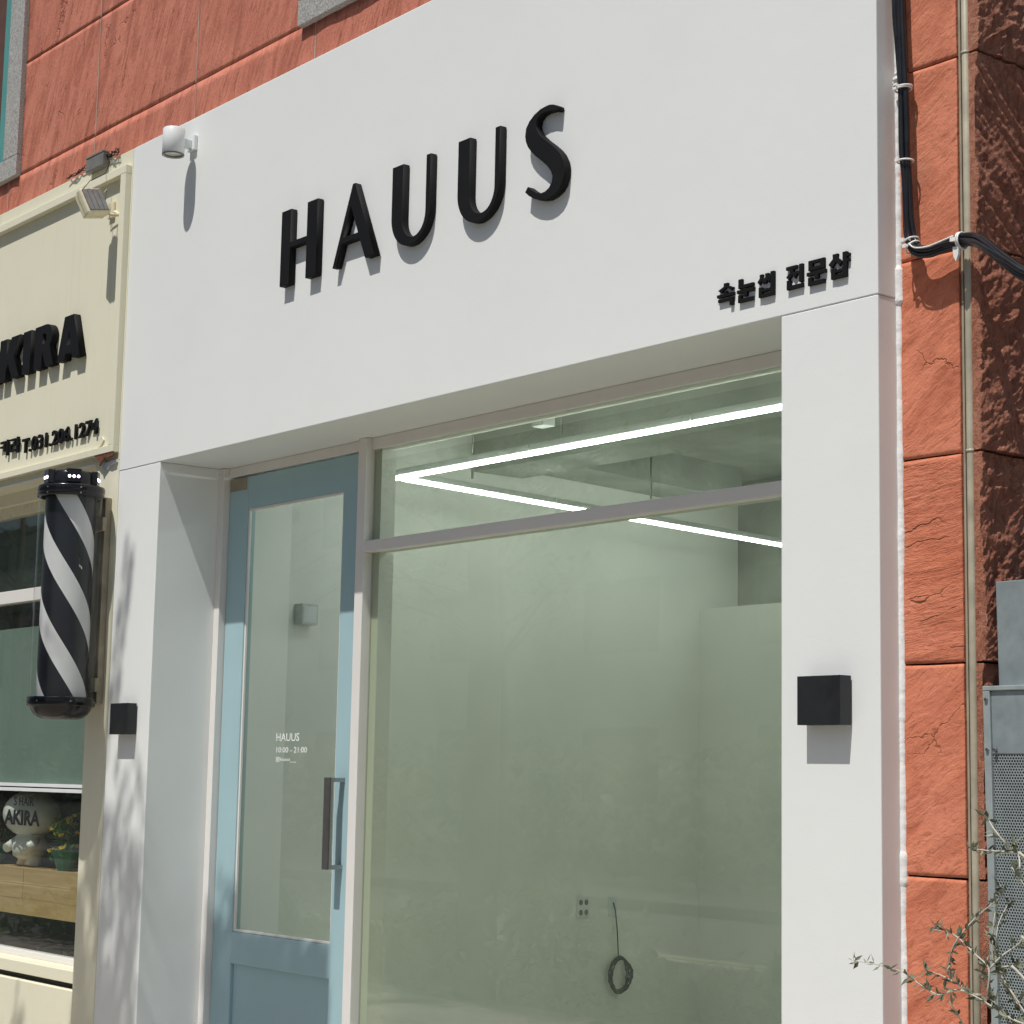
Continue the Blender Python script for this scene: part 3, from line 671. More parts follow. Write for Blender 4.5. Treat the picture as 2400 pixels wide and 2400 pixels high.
# ---------------------------------------------------------------- barber pole
bp_ = thing('barber_pole', (-.108, -.17, 1.62), 'black and white spiral striped barber pole in a clear tube on the cream pillar', 'barber pole')
PX, PY = -.108, -.168; RT, RI = .138, .108
ZB, ZTp = 1.715, 2.590
def stripes(mat, k0):
    bb = B(); n = 6
    def fn(u, v):
        z = ZB + (ZTp-ZB)*v; uu = u*.84+.08 if k0 % 2 == 0 else u*1.16-.08
        a = 2*math.pi*((k0+uu)/n) - (z-ZB)/1.02*2*math.pi
        return (PX+RI*math.cos(a), PY+RI*math.sin(a), z)
    bb.grid(14, 60, fn); return bb.build('stripe', mat, bp_, fix=False)
for k in range(6): stripes('poleblack' if k % 2 else 'polewhite', k)
B().lathe([(RT, ZB-.01), (RT, ZTp+.01)], (PX, PY, 0), 48).build('clear_tube', 'tube', bp_)
rg = B().lathe([(RT-.01, 2.586), (RT+.005, 2.586), (RT+.006, 2.602), (RT+.004, 2.606), (RT+.006, 2.610), (RT+.007, 2.628), (RT+.004, 2.634), (.09, 2.640), (0, 2.640)], (PX, PY, 0), 48).build('top_ring', 'blackgloss', bp_)
B().lathe([(.098, 2.6405), (.098, 2.690), (.09, 2.700), (0, 2.702)], (PX, PY, 0), 40).build('top_cap', 'blackgloss', bp_)
for a in (-98, -22, 54, 130, 206):
    ca, sa = math.cos(R(a)), math.sin(R(a)); tx, ty = -sa, ca
    o = Vector((PX+ca*.085-tx*.032, PY+sa*.085-ty*.032, 2.6412))
    pod = B().hexa(o, (tx*.064, ty*.064, 0), (ca*.030, sa*.030, 0), (0, 0, .062)).build('light_pod', 'blackgloss', bp_, .004)
    for s in (-.019, 0, .019):
        c = Vector((PX+ca*.1155+tx*s, PY+sa*.1155+ty*s, 2.668))
        bb = B(); bb.tube([c-Vector((ca, sa, 0))*.003, c+Vector((ca, sa, 0))*.0015], .0062, 10); bb.build('led_bulb', 'bulb', pod)
B().lathe([(RT-.01, 1.722), (RT+.004, 1.722), (RT+.006, 1.716), (RT+.006, 1.690), (RT+.004, 1.684), (RT-.008, 1.682)], (PX, PY, 0), 48).build('bottom_ring', 'blackgloss', bp_)
B().lathe([(RT-.006, 1.6835), (RT-.012, 1.668), (RT-.026, 1.648), (RT-.046, 1.634), (RT-.066, 1.629), (0, 1.628)], (PX, PY, 0), 48).build('bottom_bowl', 'blackgloss', bp_, fix=True)
for zc, rr in ((2.619, RT+.0065), (2.595, RT+.0055), (1.703, RT+.006)):
    for a in (-70, -10, 50, 110, -130):
        c = Vector((PX+math.cos(R(a))*rr, PY+math.sin(R(a))*rr, zc)); d = Vector((math.cos(R(a)), math.sin(R(a)), 0))
        B().tube([c-d*.002, c+d*.002], .0035, 8).build('screw', 'steel', bp_)
B().box(PX-.055, PX+.055, -.030, -.0005, 1.70, 2.60).build('back_plate', 'bracket', bp_, .003)
for z in (1.78, 2.48): B().box(PX-.04, PX+.075, -.05, -.0302, z-.03, z+.03).build('wall_bracket', 'bracket', bp_, .003)

# ---------------------------------------------------------------- salon interior
sr = thing('salon_room', (-2, 1.5, 0), 'dim salon room seen behind the lower clear pane', 'room')
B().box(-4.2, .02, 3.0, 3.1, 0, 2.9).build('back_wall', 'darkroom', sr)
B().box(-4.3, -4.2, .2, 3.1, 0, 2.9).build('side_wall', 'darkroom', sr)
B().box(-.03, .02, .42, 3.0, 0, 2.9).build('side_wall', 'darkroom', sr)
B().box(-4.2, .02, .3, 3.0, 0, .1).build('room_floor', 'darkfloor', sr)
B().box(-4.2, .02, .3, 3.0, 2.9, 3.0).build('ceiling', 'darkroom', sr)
ct = thing('display_counter', (-1.6, .4, .7), 'pale wooden counter shelf behind the salon window', 'counter')
for (x0, x1) in ((-2.62, -1.86), (-1.858, -1.19), (-1.188, -.22)):
    for (za, zb) in ((.712, .786), (.787, .857), (.858, .932)):
        dx = random.uniform(-.12, .12) if x1 < -.5 else 0
        B().box(x0, x1, .205+random.uniform(0, .002), .225, za+.0155, zb+.0155).build('plank', 'plank', ct, .001)
B().box(-2.62, -.22, .2255, .44, .9205, .9455).build('counter_top', 'plank', ct)
for x in (-2.5, -.27): B().box(x-.03, x+.03, .28, .34, .1, .9205).build('leg', 'plank', ct)
fg = thing('figurine', (-1.345, .305, .9455), 'white round headed ceramic figurine on the counter behind the salon window', 'figurine')
fx, fy = -1.345, .305
def ell(bb, c, r, seg=24, rings=14):
    n0 = len(bb.v)
    for i in range(rings+1):
        th = math.pi*i/rings
        for j in range(seg):
            a = 2*math.pi*j/seg; bb.v.append((c[0]+r[0]*math.sin(th)*math.cos(a), c[1]+r[1]*math.sin(th)*math.sin(a), c[2]+r[2]*math.cos(th)))
    for i in range(rings):
        for j in range(seg):
            a = n0+i*seg+j; b2 = n0+i*seg+(j+1) % seg; bb.f.append((a, a+seg, b2+seg, b2)); bb.sm.append(True)
    return bb
bb = B(); ell(bb, (fx, fy, 1.185), (.150, .135, .115)); bb.build('head', 'doll', fg)
bb = B(); bb.lathe([(.0, 1.11), (.055, 1.10), (.078, 1.06), (.085, 1.02), (.080, .985), (.05, .965), (0, .96)], (fx, fy, 0), 28); bb.build('torso', 'doll', fg, fix=True)
for s in (-1, 1):
    bb = B(); bb.tube([(fx+s*.042, fy, 1.0), (fx+s*.046, fy, .96), (fx+s*.046, fy-.005, .9335)], [.036, .035, .038], 14); bb.build('leg', 'doll', fg)
    bb = B(); bb.tube([(fx+s*.075, fy-.01, 1.065), (fx+s*.105, fy-.04, 1.035), (fx+s*.085, fy-.085, 1.015)], [.026, .026, .022], 12); bb.build('arm', 'doll', fg)
def potted(x, y, label, petal, n=46, hgt=.22):
    t = thing('flower_bouquet', (x, y, .93), label, 'flowers')
    bb = B(); bb.lathe([(.035, .9315), (.055, .985), (.075, 1.03), (.062, 1.0), (.03, .95)], (x, y, 0), 9, False); bb.build('paper_wrap', 'paper', t)
    lf = B(); fl = B(); stt = B()
    for k in range(n):
        a = random.uniform(0, 6.28); rr = random.uniform(.01, .085); zt = .99+random.uniform(0, 1)*hgt*(1-rr*3)
        p = Vector((x+math.cos(a)*rr, y+math.sin(a)*rr*.8, zt)); stt.tube([(x, y, .96), (p.x*.6+x*.4, p.y*.6+y*.4, (zt+.98)/2), p], .0016, 4)
        for q in range(3): lf.leaf(p-Vector((0, 0, random.uniform(0, .05))), Vector((random.uniform(-1, 1), random.uniform(-1, 1), random.uniform(-.3, .7))), Vector((0, 0, 1)), random.uniform(.03, .055), .018)
        if k % 2 == 0:
            for q in range(5):
                aa = q*1.257; fl.leaf(p, Vector((math.cos(aa), math.sin(aa)*.6-.5, .35)), Vector((0, -1, .4)), .026, .020)
    tag(lf.build('foliage', 'leafg', t), None, kind='stuff'); tag(fl.build('blossoms', petal, t), None, kind='stuff'); tag(stt.build('stems', 'leafg', t), None, kind='stuff')
potted(-.865, .262, 'yellow flowers in green paper beside the white figurine', 'petal', 60, .24)
potted(-1.64, .262, 'orange flowers at the left edge of the salon window', 'orangep', 40, .18)
potted(-.56, .275, 'small dried pale flowers at the right end of the counter', 'petal', 16, .08)
for o_ in [o for o in COL.objects if o.parent is None and o.name.split('.')[0] == 'flower_bouquet']: o_.location.z += .0155
for o_ in fg.children: o_.matrix_parent_inverse = Matrix.Translation(-fg.location+Vector((0, 0, .0155)))
def chair(x, y, label):
    t = thing('salon_chair', (x, y, .1), label, 'chair')
    B().box(x-.2, x+.2, y-.2, y+.2, .50, .55).build('seat', 'inside', t, .02)
    arcp = [(x+.24*math.cos(R(a)), y+.24*math.sin(R(a)), .70) for a in range(-200, 21, 10)]
    B().tube(arcp, .014, 8).build('backrest', 'whitemetal', t)
    for sx_, sy_ in ((-1, -1), (1, -1), (-1, 1), (1, 1)):
        B().tube([(x+sx_*.17, y+sy_*.17, .10), (x+sx_*.16, y+sy_*.16, .70 if sy_ > 0 else .5)], .011, 6).build('leg', 'whitemetal', t)
chair(-1.05, .82, 'white tubular chair under the salon counter, nearer the pillar'); chair(-1.85, .85, 'white tubular chair under the salon counter at the frame edge')

# ================================================================ white shop interior
rm = thing('shop_room', (2, 2, 0), 'bare pale shop room with raw concrete ceiling behind the glass', 'room')
B().box(-.10, .10, .40, 3.95, .1, 3.10).build('side_wall', 'wall_in', rm)
B().box(-.10, 4.1998, 3.55, 3.64, .1, 2.355).build('back_wall', 'wall_in', rm)
B().box(-.30, 4.1998, 3.90, 3.95, 2.355, 3.1).build('recess_back', 'concrete', rm)
B().box(-.10, 4.1998, 3.6405, 3.90, 2.29, 2.354).build('recess_ledge', 'wall_in', rm)
B().box(4.2, 4.29, .42, 3.95, .1, 3.10).build('side_wall', 'wall_in', rm)
B().box(-.10, 4.2, .40, 3.55, .05, .15).build('room_floor', 'floor_in', rm)
B().box(-.25, 4.29, .40, 3.95, 3.1005, 3.2).build('ceiling', 'concrete', rm)
B().box(.27, 4.1998, 1.75, 2.05, 2.88, 3.0995).build('ceiling_beam', 'concrete', rm)
B().box(.1002, .42, 2.0502, 3.55, 2.93, 3.0995).build('ceiling_beam', 'concrete', rm)
B().box(.48, 4.1998, .4005, .62, 2.735, 3.0995).build('ceiling_beam', 'wall_in', rm)
B().box(.1003, .112, .4005, 3.5495, .15, .225).build('skirting', 'wall_in', rm)
lf_ = thing('led_light_frame', (1.6, 1.5, 2.66), 'suspended rectangular frame of white LED tubes under the concrete ceiling', 'lamp')
LZ = 2.666
def ledrun(p, q, horizontal):
    (x0, y0), (x1, y1) = p, q; r = .0092
    if horizontal:
        B().box(x0, x1, y0-r, y0+r, LZ-.009, LZ+.0085).build('light_tube', 'led', lf_, .004)
        B().box(x0, x1, y0-.006, y0+.006, LZ+.0088, LZ+.036).build('tube_housing', 'ledhouse', lf_)
    else:
        B().box(x0-r, x0+r, y0, y1, LZ-.0088, LZ+.0083).build('light_tube', 'led', lf_, .004)
        B().box(x0-.006, x0+.006, y0, y1, LZ+.0088, LZ+.0358).build('tube_housing', 'ledhouse', lf_)
for (a, c) in ((.96, 1.86), (1.864, 2.76), (2.764, 3.66)): ledrun((a, .80), (c, .80), True)
for (a, c) in ((.825, 1.80), (1.804, 2.78), (2.784, 3.76)): ledrun((.98, a), (.98, c), False)
for (a, c) in ((.825, 1.80), (1.804, 2.78), (2.784, 3.76)): ledrun((3.64, a), (3.64, c), False)
for (x, y) in ((2.05, .80), (.98, 1.25), (.98, 2.5), (3.64, 1.6)): B().tube([(x, y, LZ+.055), (x, y, 3.1)], .006, 6).build('suspension_rod', 'steel', lf_)
b = thing('ceiling_junction_box', (2.02, .95, 3.0), 'small pale junction box hung near the top of the shop window', 'box')
B().box(1.99, 2.06, .70, .76, 2.742, 2.80).build('box_body', 'ledhouse', b, .003)
B().tube([(2.02, .73, 2.80), (2.02, .73, 2.95), (2.02, .73, 3.1)], .01, 6).build('conduit', 'ledhouse', b)
# socket and coil on the side wall
t = thing('wall_socket', (.1, 2.63, .78), 'white wall socket plate with round outlets low on the shop side wall', 'socket')
B().box(.1003, .109, 2.558, 2.648, .730, .836).build('cover_plate', 'whitemetal', t, .002)
for yy in (2.582, 2.624):
    for z in (.757, .807):
        bb = B(); bb.tube([(.1085, yy, z), (.1105, yy, z)], .014, 16); bb.build('outlet', 'boxgrey', t)
t = thing('blank_wall_plate', (.1, 2.81, .76), 'white blank wall plate behind the hanging wire coil', 'socket')
B().box(.1003, .107, 2.802, 2.868, .733, .83).build('cover_plate', 'whitemetal', t, .002)
t = thing('wire_coil', (.13, 2.85, .35), 'coil of black wire hanging on the shop side wall', 'wire')
B().tube([(.112, 2.832, .80), (.118, 2.842, .76), (.122, 2.856, .65), (.125, 2.862, .535)], .0035, 6).build('hanging_wire', 'cable', t)
for k in range(10):
    pts = []; ry = random.uniform(.055, .112); rz_ = random.uniform(.076, .102); cyk = 2.874+random.uniform(-.010, .010); czk = .438+random.uniform(-.008, .006); rot = random.uniform(-.25, .05)
    for i in range(33):
        a = 2*math.pi*i/32; yy = ry*math.cos(a); z = rz_*math.sin(a)
        pts.append((.122+.012*random.random()+.006*math.sin(a*2+k), cyk+yy*math.cos(rot)-z*math.sin(rot), czk+yy*math.sin(rot)+z*math.cos(rot)))
    B().tube(pts, .0032, 6).build('wire_loop', 'cable', t)

t = thing('interior_wall_lamp', (.45, .70, 2.06), 'pale square lamp on the shop side wall seen through the door glass', 'lamp')
B().box(.101, .165, .655, .745, 2.062, 2.152).build('lamp_body', 'ledhouse', t, .002)
B().box(.1635, .1665, .665, .735, 2.072, 2.142).build('lamp_face', 'whitemetal', t)
def skew(o, x0, k, yr):                                               # slide in x with depth y
    o.data = o.data.copy()
    for v in o.data.vertices: v.co.x += x0 + k*(v.co.y-yr)
for nm in ('wall_socket', 'blank_wall_plate', 'wire_coil', 'interior_wall_lamp'):
    for o in bpy.data.objects[nm].children: skew(o, .37, -.155, .4)
for o in rm.children:
    if o.name.startswith('skirting') or (o.name.startswith('side_wall') and o.data.vertices[0].co.x < 1): skew(o, .37, -.155, .4)
    if o.name.startswith('ceiling_beam') and o.data.vertices[1].co.x < 1: skew(o, .37, -.155, .4)
for o in lf_.children: skew(o, 0, -.155, .8)

# ================================================================ cable bundle
cb = thing('cable_bundle', (4.4, .05, 2.8), 'bundle of black cables running down the corner and bending right across the stone', 'cable')
main = [(4.348, .045, 5.2), (4.348, .045, 3.9), (4.349, .045, 3.53), (4.353, .045, 3.42), (4.358, .046, 3.30), (4.362, .046, 3.20), (4.366, .043, 3.10), (4.373, .040, 3.03), (4.375, .040, 2.92), (4.379, .040, 2.87),
        (4.391, .038, 2.835), (4.415, .036, 2.814), (4.455, .036, 2.806), (4.50, .037, 2.812), (4.545, .036, 2.815), (4.585, .028, 2.808), (4.63, .008, 2.79), (4.69, -.02, 2.752), (4.75, -.04, 2.71), (4.83, -.06, 2.655), (4.95, -.07, 2.60), (5.3, -.05, 2.52)]
def smooth(pts, n=5):
    P = [Vector(p) for p in pts]; out = []
    for i in range(len(P)-1):
        a, b_, c, d = P[max(i-1, 0)], P[i], P[i+1], P[min(i+2, len(P)-1)]
        for k in range(n):
            t_ = k/n; out.append(.5*((2*b_)+(c-a)*t_+(2*a-5*b_+4*c-d)*t_*t_+(3*b_-a-3*c+d)*t_**3))
    out.append(P[-1]); return out
mp = smooth(main)
offs = [(-.012, .0), (.001, -.009), (.012, .001), (.002, .010), (-.006, -.004), (.009, -.008)]
for k, (ox, oy) in enumerate(offs):
    pts = []
    for i, p in enumerate(mp):
        tdir = (mp[min(i+1, len(mp)-1)]-mp[max(i-1, 0)]).normalized(); sd_ = tdir.cross(Vector((0, 1, 0)))
        sd_ = sd_.normalized() if sd_.length > 1e-4 else Vector((1, 0, 0)); nn = sd_.cross(tdir)
        tw = .5*math.sin(i*.13+k); pinch = .85+.25*math.sin(i*.22+k*1.7)
        pts.append(p + sd_*(ox*math.cos(tw)-oy*math.sin(tw))*pinch + nn*(ox*math.sin(tw)+oy*math.cos(tw))*pinch)
    B().tube(pts, .0082 if k < 4 else .0050, 8).build('cable', 'cable', cb)
def tie(p, d, r=.022):
    p = Vector(p); d = Vector(d).normalized(); a = d.orthogonal().normalized(); c = d.cross(a)
    pts = [p+(a*math.cos(x)+c*math.sin(x))*r for x in [2*math.pi*i/20 for i in range(21)]]
    bb = B(); bb.tube(pts, .0026, 6, False)
    q = p+Vector((-.008, -r-.001, 0)); bb.box(q.x-.006, q.x+.006, q.y-.004, q.y+.003, q.z-.004, q.z+.006)
    bb.build('cable_tie', 'tie', cb)
for p, d in (((4.361, .046, 3.285), (0, .1, -1)), ((4.359, .046, 3.278), (.1, 0, -1)), ((4.369, .040, 3.073), (0, 0, -1)), ((4.386, .039, 2.848), (.4, 0, -1)), ((4.394, .038, 2.830), (.8, 0, -1)), ((4.553, .036, 2.814), (1, 0, 0)), ((4.560, .035, 2.813), (1, 0, 0))): tie(p, d)
B().prism([(4.541, 2.797), (4.560, 2.796), (4.559, 2.775), (4.551, 2.757), (4.543, 2.772)], .018, .026).build('cable_clip', 'tie', cb)
B().tube(smooth([(4.40, .014, 2.835), (4.42, .012, 2.819), (4.46, .012, 2.813), (4.50, .014, 2.818), (4.548, .012, 2.824)]), .0022, 6).build('white_wire', 'tie', cb)
bb = B()
for k in range(26):
    p = Vector((4.333+random.uniform(-.010, .016), .062+random.uniform(-.016, .012), 3.322+random.uniform(-.035, .026)))
    ell(bb, p, (random.uniform(.005, .011), random.uniform(.004, .009), random.uniform(.005, .012)), 8, 6)
tag(bb.build('foam_lump', 'caulk'), 'white lump of sealing foam beside the black cables', 'sealant')

# ================================================================ metal cabinet with perforated front
cab = thing('perforated_cabinet', (4.95, .06, 0), 'grey galvanised cabinet with perforated mesh front beside the stone corner', 'cabinet')
X0, X1, YC = 4.590, 5.45, .058; lean = .016
cz1 = 1.652
def lx(z): return (1.65-z)*lean
def post(xa, xb, y0, y1, z0, z1, name, mat, bev=.002):
    bb = B(); bb.hexa((xa+lx(z0), y0, z0), (xb-xa, 0, 0), (0, y1-y0, 0), (lx(z1)-lx(z0), 0, z1-z0)); return bb.build(name, mat, cab, bev)
post(X0, X0+.021, YC-.006, YC+.03, 0, cz1-.002, 'corner_post', 'zincd')
post(X0+.0005, X1, YC-.007, .42, cz1-.0018, cz1+.010, 'top_edge', 'zincd')
post(X0+.0215, X1, YC, YC+.003, 1.494, cz1-.0022, 'top_panel', 'zinc')
post(X0+.001, X0+.004, YC+.031, .42, 0, cz1-.0025, 'side_panel', 'zinc')
post(X0+.03, X1, .36, .37, 0, 1.64, 'inside_back', 'inside')
for (dx, z) in ((.012, 1.628), (.012, 1.504), (.034, 1.504)):
    p = Vector((X0+dx+lx(z), YC-.007, z)); bb = B(); bb.tube([p+Vector((0, .004, 0)), p-Vector((0, .004, 0))], .0048, 8); bb.build('rivet', 'steel', cab)
# perforated sheet: each cell is a hexagonal ring with an open middle
bb = B(); pit = .0080; rad = pit/math.sqrt(3); inner = rad*.70
zc = 1.490; row = 0
while zc > .80:
    xs_ = X0+.0225+lx(zc)+(pit/2 if row % 2 else 0)
    k = 0
    while xs_ < 4.86:
        n0 = len(bb.v)
        for rr in (rad, inner):
            for j in range(6):
                a = R(30+60*j); bb.v.append((xs_+rr*math.cos(a), YC+.002, zc+rr*math.sin(a)))
        for j in range(6): bb.f.append((n0+j, n0+(j+1) % 6, n0+6+(j+1) % 6, n0+6+j)); bb.sm.append(False)
        xs_ += pit
    zc -= pit*math.sqrt(3)/2; row += 1
o = bb.build('perforated_sheet', 'zincd', cab); tag(o, None, kind='stuff')
sm = o.modifiers.new('thick', 'SOLIDIFY'); sm.thickness = .0008
post(X0+.0225, X1, YC+.001, YC+.003, 0, .80, 'lower_panel', 'zinc')
pn = thing('metal_back_panel', (5, .1, 1.6), 'plain grey blue metal panel rising behind the perforated cabinet', 'panel')
bb = B(); bb.hexa((4.6045, .100, 1.66), (.9, 0, 0), (0, .02, 0), (-.006, 0, .268)); bb.build('panel_sheet', 'zinc', pn, .002)

# ================================================================ olive shrub
TW = [
 [(4.963,0.898),(4.921,0.903),(4.867,0.922),(4.822,0.942),(4.785,0.955),(4.754,0.943),(4.738,0.941),(4.700,0.952),(4.664,0.960),(4.628,0.971),(4.605,0.978),(4.565,0.986),(4.528,0.993),(4.490,0.995)],
 [(4.794,0.954),(4.754,0.971),(4.722,0.984),(4.700,0.990)],
 [(4.754,0.975),(4.764,1.012),(4.786,1.051),(4.809,1.080),(4.834,1.111),(4.856,1.137),(4.881,1.158),(4.899,1.178),(4.898,1.193)],
 [(4.875,0.952),(4.886,1.010),(4.848,1.036),(4.808,1.055),(4.774,1.069),(4.740,1.081),(4.711,1.091)],
 [(4.886,1.010),(4.909,1.039),(4.936,1.062),(4.960,1.086)],
 [(4.886,1.010),(4.908,1.016),(4.932,1.020)],
 [(4.826,0.983),(4.838,0.999),(4.857,1.015)],
 [(4.958,1.268),(4.922,1.269),(4.883,1.270),(4.840,1.273)],
 [(4.934,1.287),(4.905,1.318),(4.881,1.341),(4.856,1.348)],
 [(4.970,1.233),(4.958,1.259),(4.934,1.287)],
 [(4.963,0.898),(4.945,0.927),(4.940,0.943)],
 [(4.867,0.922),(4.880,0.947),(4.875,0.952)]]
ol = thing('olive_shrub', (5.15, -.22, 0), 'olive shrub with pale twigs and small grey green leaves in front of the metal cabinet', 'shrub')
bt = B(); bl = B(); rnd = random.Random(5)
def leaves_along(pts, dens, big=1.0):
    for i in range(len(pts)-1):
        a, c = Vector(pts[i]), Vector(pts[i+1]); L = (c-a).length; n = max(1, int(L*dens))
        for k in range(n):
            p = a.lerp(c, (k+rnd.random())/n); d = (c-a).normalized()
            for q in range(rnd.choice((1, 2, 2))):
                dd = d*.5+Vector((rnd.uniform(-1, 1), rnd.uniform(-1, 1), rnd.uniform(-.8, 1)))
                bl.leaf(p, dd, Vector((rnd.uniform(-1, 1), rnd.uniform(-1, 1), rnd.uniform(-1, 1))), rnd.uniform(.017, .032)*big, rnd.uniform(.006, .0105)*big)
for k, tw in enumerate(TW):
    ph_ = k*1.3
    pts = [(x, -.30+.02*math.sin(ph_+i*.8), z) for i, (x, z) in enumerate(tw)]
    n = len(pts); sp_ = smooth(pts, 3); bt.tube(sp_, [.0026-.0017*i/len(sp_) for i in range(len(sp_))], 6)
    leaves_along(pts, 115)
    tip = pts[-1]; leaves_along([tuple(Vector(tip)-Vector((.004, 0, 0))), tip], 900)
for k in range(36):                                                    # the dense body to the right
    x, y, z = 5.08+rnd.uniform(-.08, .05), -.24+rnd.uniform(-.05, .05), rnd.uniform(.3, .95)
    pts = [(x, y, z)]; d = Vector((rnd.uniform(-.6, .5), rnd.uniform(-.4, .35), rnd.uniform(.4, 1.2))).normalized()
    for j in range(6):
        d = (d+Vector((rnd.uniform(-.35, .35), rnd.uniform(-.3, .3), rnd.uniform(-.2, .3)))).normalized(); p = Vector(pts[-1])+d*rnd.uniform(.07, .11)
        p.y = min(p.y, .0); p.x = max(p.x, 4.885+.02*rnd.random()); pts.append(tuple(p))
    sp_ = smooth(pts, 3); bt.tube(sp_, [.0032-.0022*i/len(sp_) for i in range(len(sp_))], 6); leaves_along(pts, 95, 1.0)
for (x, z) in ((4.958, 1.268), (4.970, 1.233), (4.963, .898), (4.960, 1.086), (4.932, 1.02)):
    bt.tube(smooth([(x, -.30, z), (x+.05, -.29, z-.05), (5.12, -.25, z-.25)], 3), .0032, 6)
bt.tube([(5.14, -.24, 0), (5.13, -.24, .3), (5.12, -.24, .9)], [.018, .014, .006], 8)
bt.build('branches', 'twig', ol); tag(bl.build('foliage', 'olive', ol), None, kind='stuff')
pt = tag(B().lathe([(.0, 0), (.15, 0), (.18, .28), (.165, .28), (.15, .24), (0, .24)], (5.14, -.24, 0), 28).build('planter', 'kerb', fix=True), 'round grey planter of the olive shrub, below the picture', 'planter')

# ================================================================ street side: trees, opposite frontage
def tree(x, y, h, cr, label, seed, nleaf=2600, extra=None):
    rn = random.Random(seed); t = thing('street_tree', (x, y, 0), label, 'tree', 'street trees')
    tb = B(); tb.tube([(x, y, 0), (x+.04, y, h*.3), (x-.03, y+.05, h*.55), (x, y, h*.8)], [.14, .11, .085, .04], 10)
    lb = B()
    for k in range(26):
        z = rn.uniform(h*.42, h*.85); a = rn.uniform(0, 6.28); L = cr*rn.uniform(.5, 1.0)
        p0 = Vector((x, y, z-.2)); p1 = Vector((x+math.cos(a)*L, y+math.sin(a)*L, z+L*rn.uniform(.1, .6)))
        tb.tube([p0, p0.lerp(p1, .5)+Vector((0, 0, .1)), p1], [.035, .02, .008], 6)
        for j in range(nleaf//26):
            q = p0.lerp(p1, rn.uniform(.35, 1.08))+Vector((rn.gauss(0, .26), rn.gauss(0, .26), rn.gauss(0, .24)))
            lb.leaf(q, Vector((rn.uniform(-1, 1), rn.uniform(-1, 1), rn.uniform(-.7, .6))), Vector((rn.uniform(-1, 1), rn.uniform(-1, 1), 1)), rn.uniform(.07, .13), rn.uniform(.035, .06))
    if extra: extra(tb, lb, rn)
    tb.build('trunk', 'bark', t); tag(lb.build('crown', 'foliage', t), None, kind='stuff'); return t
def sunwards(x, y, z, a): return Vector((x+.21*a, y-a, z+2.12*a))
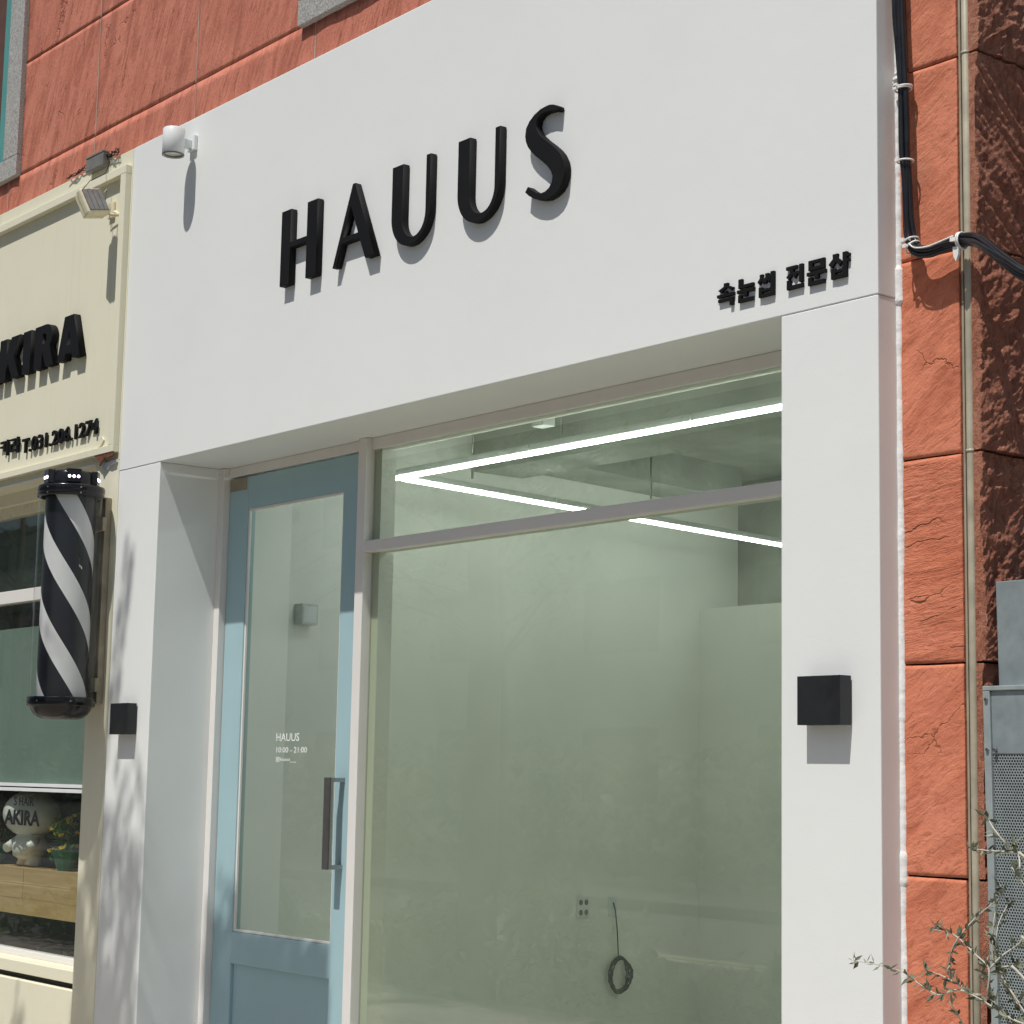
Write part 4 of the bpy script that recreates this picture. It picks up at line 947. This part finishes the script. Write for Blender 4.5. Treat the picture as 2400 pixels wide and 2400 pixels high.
def overhang(tb, lb, rn):
    def put(x, y, z, s=.06):
        a = rn.uniform(2.25, 2.8); p = sunwards(x, y, z, a)
        lb.leaf(p-Vector((s*.4, 0, 0)), Vector((rn.uniform(.2, 1), rn.uniform(-.7, .7), rn.uniform(-.6, .3))), Vector((rn.uniform(-.4, .4), rn.uniform(-.4, .4), 1)), s*rn.uniform(.9, 1.5), s*rn.uniform(.5, .8))
    # one drooping spray
    ch = [(.125, 2.36), (.10, 2.15), (.065, 1.93), (.045, 1.72), (.03, 1.58)]
    tb.tube([sunwards(x, 0, z, 2.5) for x, z in ch]+[sunwards(-.05, 0, 1.2, 2.5)], .004, 5)
    for i in range(15):
        f = i/15*(len(ch)-1); k = int(f); u = f-k; x = ch[k][0]*(1-u)+ch[k+1][0]*u; z = ch[k][1]*(1-u)+ch[k+1][1]*u
        p = sunwards(x, 0, z, 2.5); sgn = 1 if i % 2 else -1
        for q in range(2): lb.leaf(p, Vector((sgn, rn.uniform(-.5, .5), -.35)), Vector((rn.uniform(-.3, .3), -.3, 1)), .068, .042)
    # masses that thicken downwards
    for i in range(5600):
        x = rn.uniform(-.24, .36); z = rn.uniform(-.1, 1.60)
        if rn.random() < (1-z/1.6)**1.35*1.0*(.30+1.0*max(0, MN.noise(Vector((x*11, z*2.4, 3)))+.30)): put(x, 0, z, .050)
    for i in range(900):
        x = rn.uniform(-1.5, -.25); z = rn.uniform(-.2, .42)
        if rn.random() < .55*(.42-z)/.6*(.4+max(0, MN.noise(Vector((x*7, 1, 5))))): put(x, .02, z, .055)
    for i in range(3200):
        x = rn.uniform(.40, 1.27); z = rn.uniform(.0, 1.05 if x < .62 else .78)
        if rn.random() < (.30 if x < .55 else .9)*min(1, (1.05-z)/.45)*(.5+.7*max(0, MN.noise(Vector((x*6, z*1.6, 8)))+.3)): put(x, .318, z, .058)
    for k in range(9):
        x0 = rn.uniform(-.2, 1.1); p1 = sunwards(x0, 0, rn.uniform(0, .8), 2.5); tb.tube([(-2.6, -3.35, 4.4), (-1.2+x0*.3, -2.9, 5.3), p1], [.03, .016, .005], 6)
tree(-2.6, -3.4, 7.2, 1.5, 'street tree on the pavement whose overhanging leaves dapple the left pilaster', 11, 2600, overhang)
for i, (x, y) in enumerate(((-14, -12.6), (-21, -12.8), (-29, -12.5), (-37, -12.9), (-47, -12.7))):
    tree(x, y, 7.5+(i % 3)*.7, 2.9, ['first', 'second', 'third', 'fourth', 'fifth'][i]+' street tree along the far pavement, counted from the shop', 30+i, 1500)
nbd = B(); rn = random.Random(4)
for i in range(7000):
    x = rn.uniform(-9, .5); nbd.leaf((x, -3.75+rn.gauss(0, .28), -.1+rn.random()**.7*(.55+.25*math.sin(x*1.7))), Vector((rn.uniform(-1, 1), rn.uniform(-1, 1), rn.uniform(-.3, 1))), Vector((0, 0, 1)), rn.uniform(.08, .16), rn.uniform(.04, .08))
tag(nbd.build('kerb_planting', 'foliage'), 'low green planting along the near kerb of the road', 'planting', kind='stuff')
hb = B(); rn = random.Random(3)
for i in range(9000):
    hb.leaf((rn.uniform(-55, 0), -14.2+rn.gauss(0, .35), rn.uniform(.05, 1.9)), Vector((rn.uniform(-1, 1), rn.uniform(-1, 1), rn.uniform(-1, 1))), Vector((0, 0, 1)), rn.uniform(.2, .34), rn.uniform(.14, .22))
tag(hb.build('far_hedge', 'foliage'), 'dense green hedge along the far side of the road', 'hedge', kind='stuff')
ob = thing('opposite_building', (-30, -24, 0), 'pale rendered building across the road, seen only as a reflection', 'building')
B().box(-60, 4, -30, -22, 0, 9).build('wall', 'facade2', ob)
for i in range(12):
    for z in (1.0, 4.0, 7.0):
        x = -58+i*5; B().box(x, x+2.2, -22.0, -21.93, z, z+1.5).build('window', 'darkglass', ob)
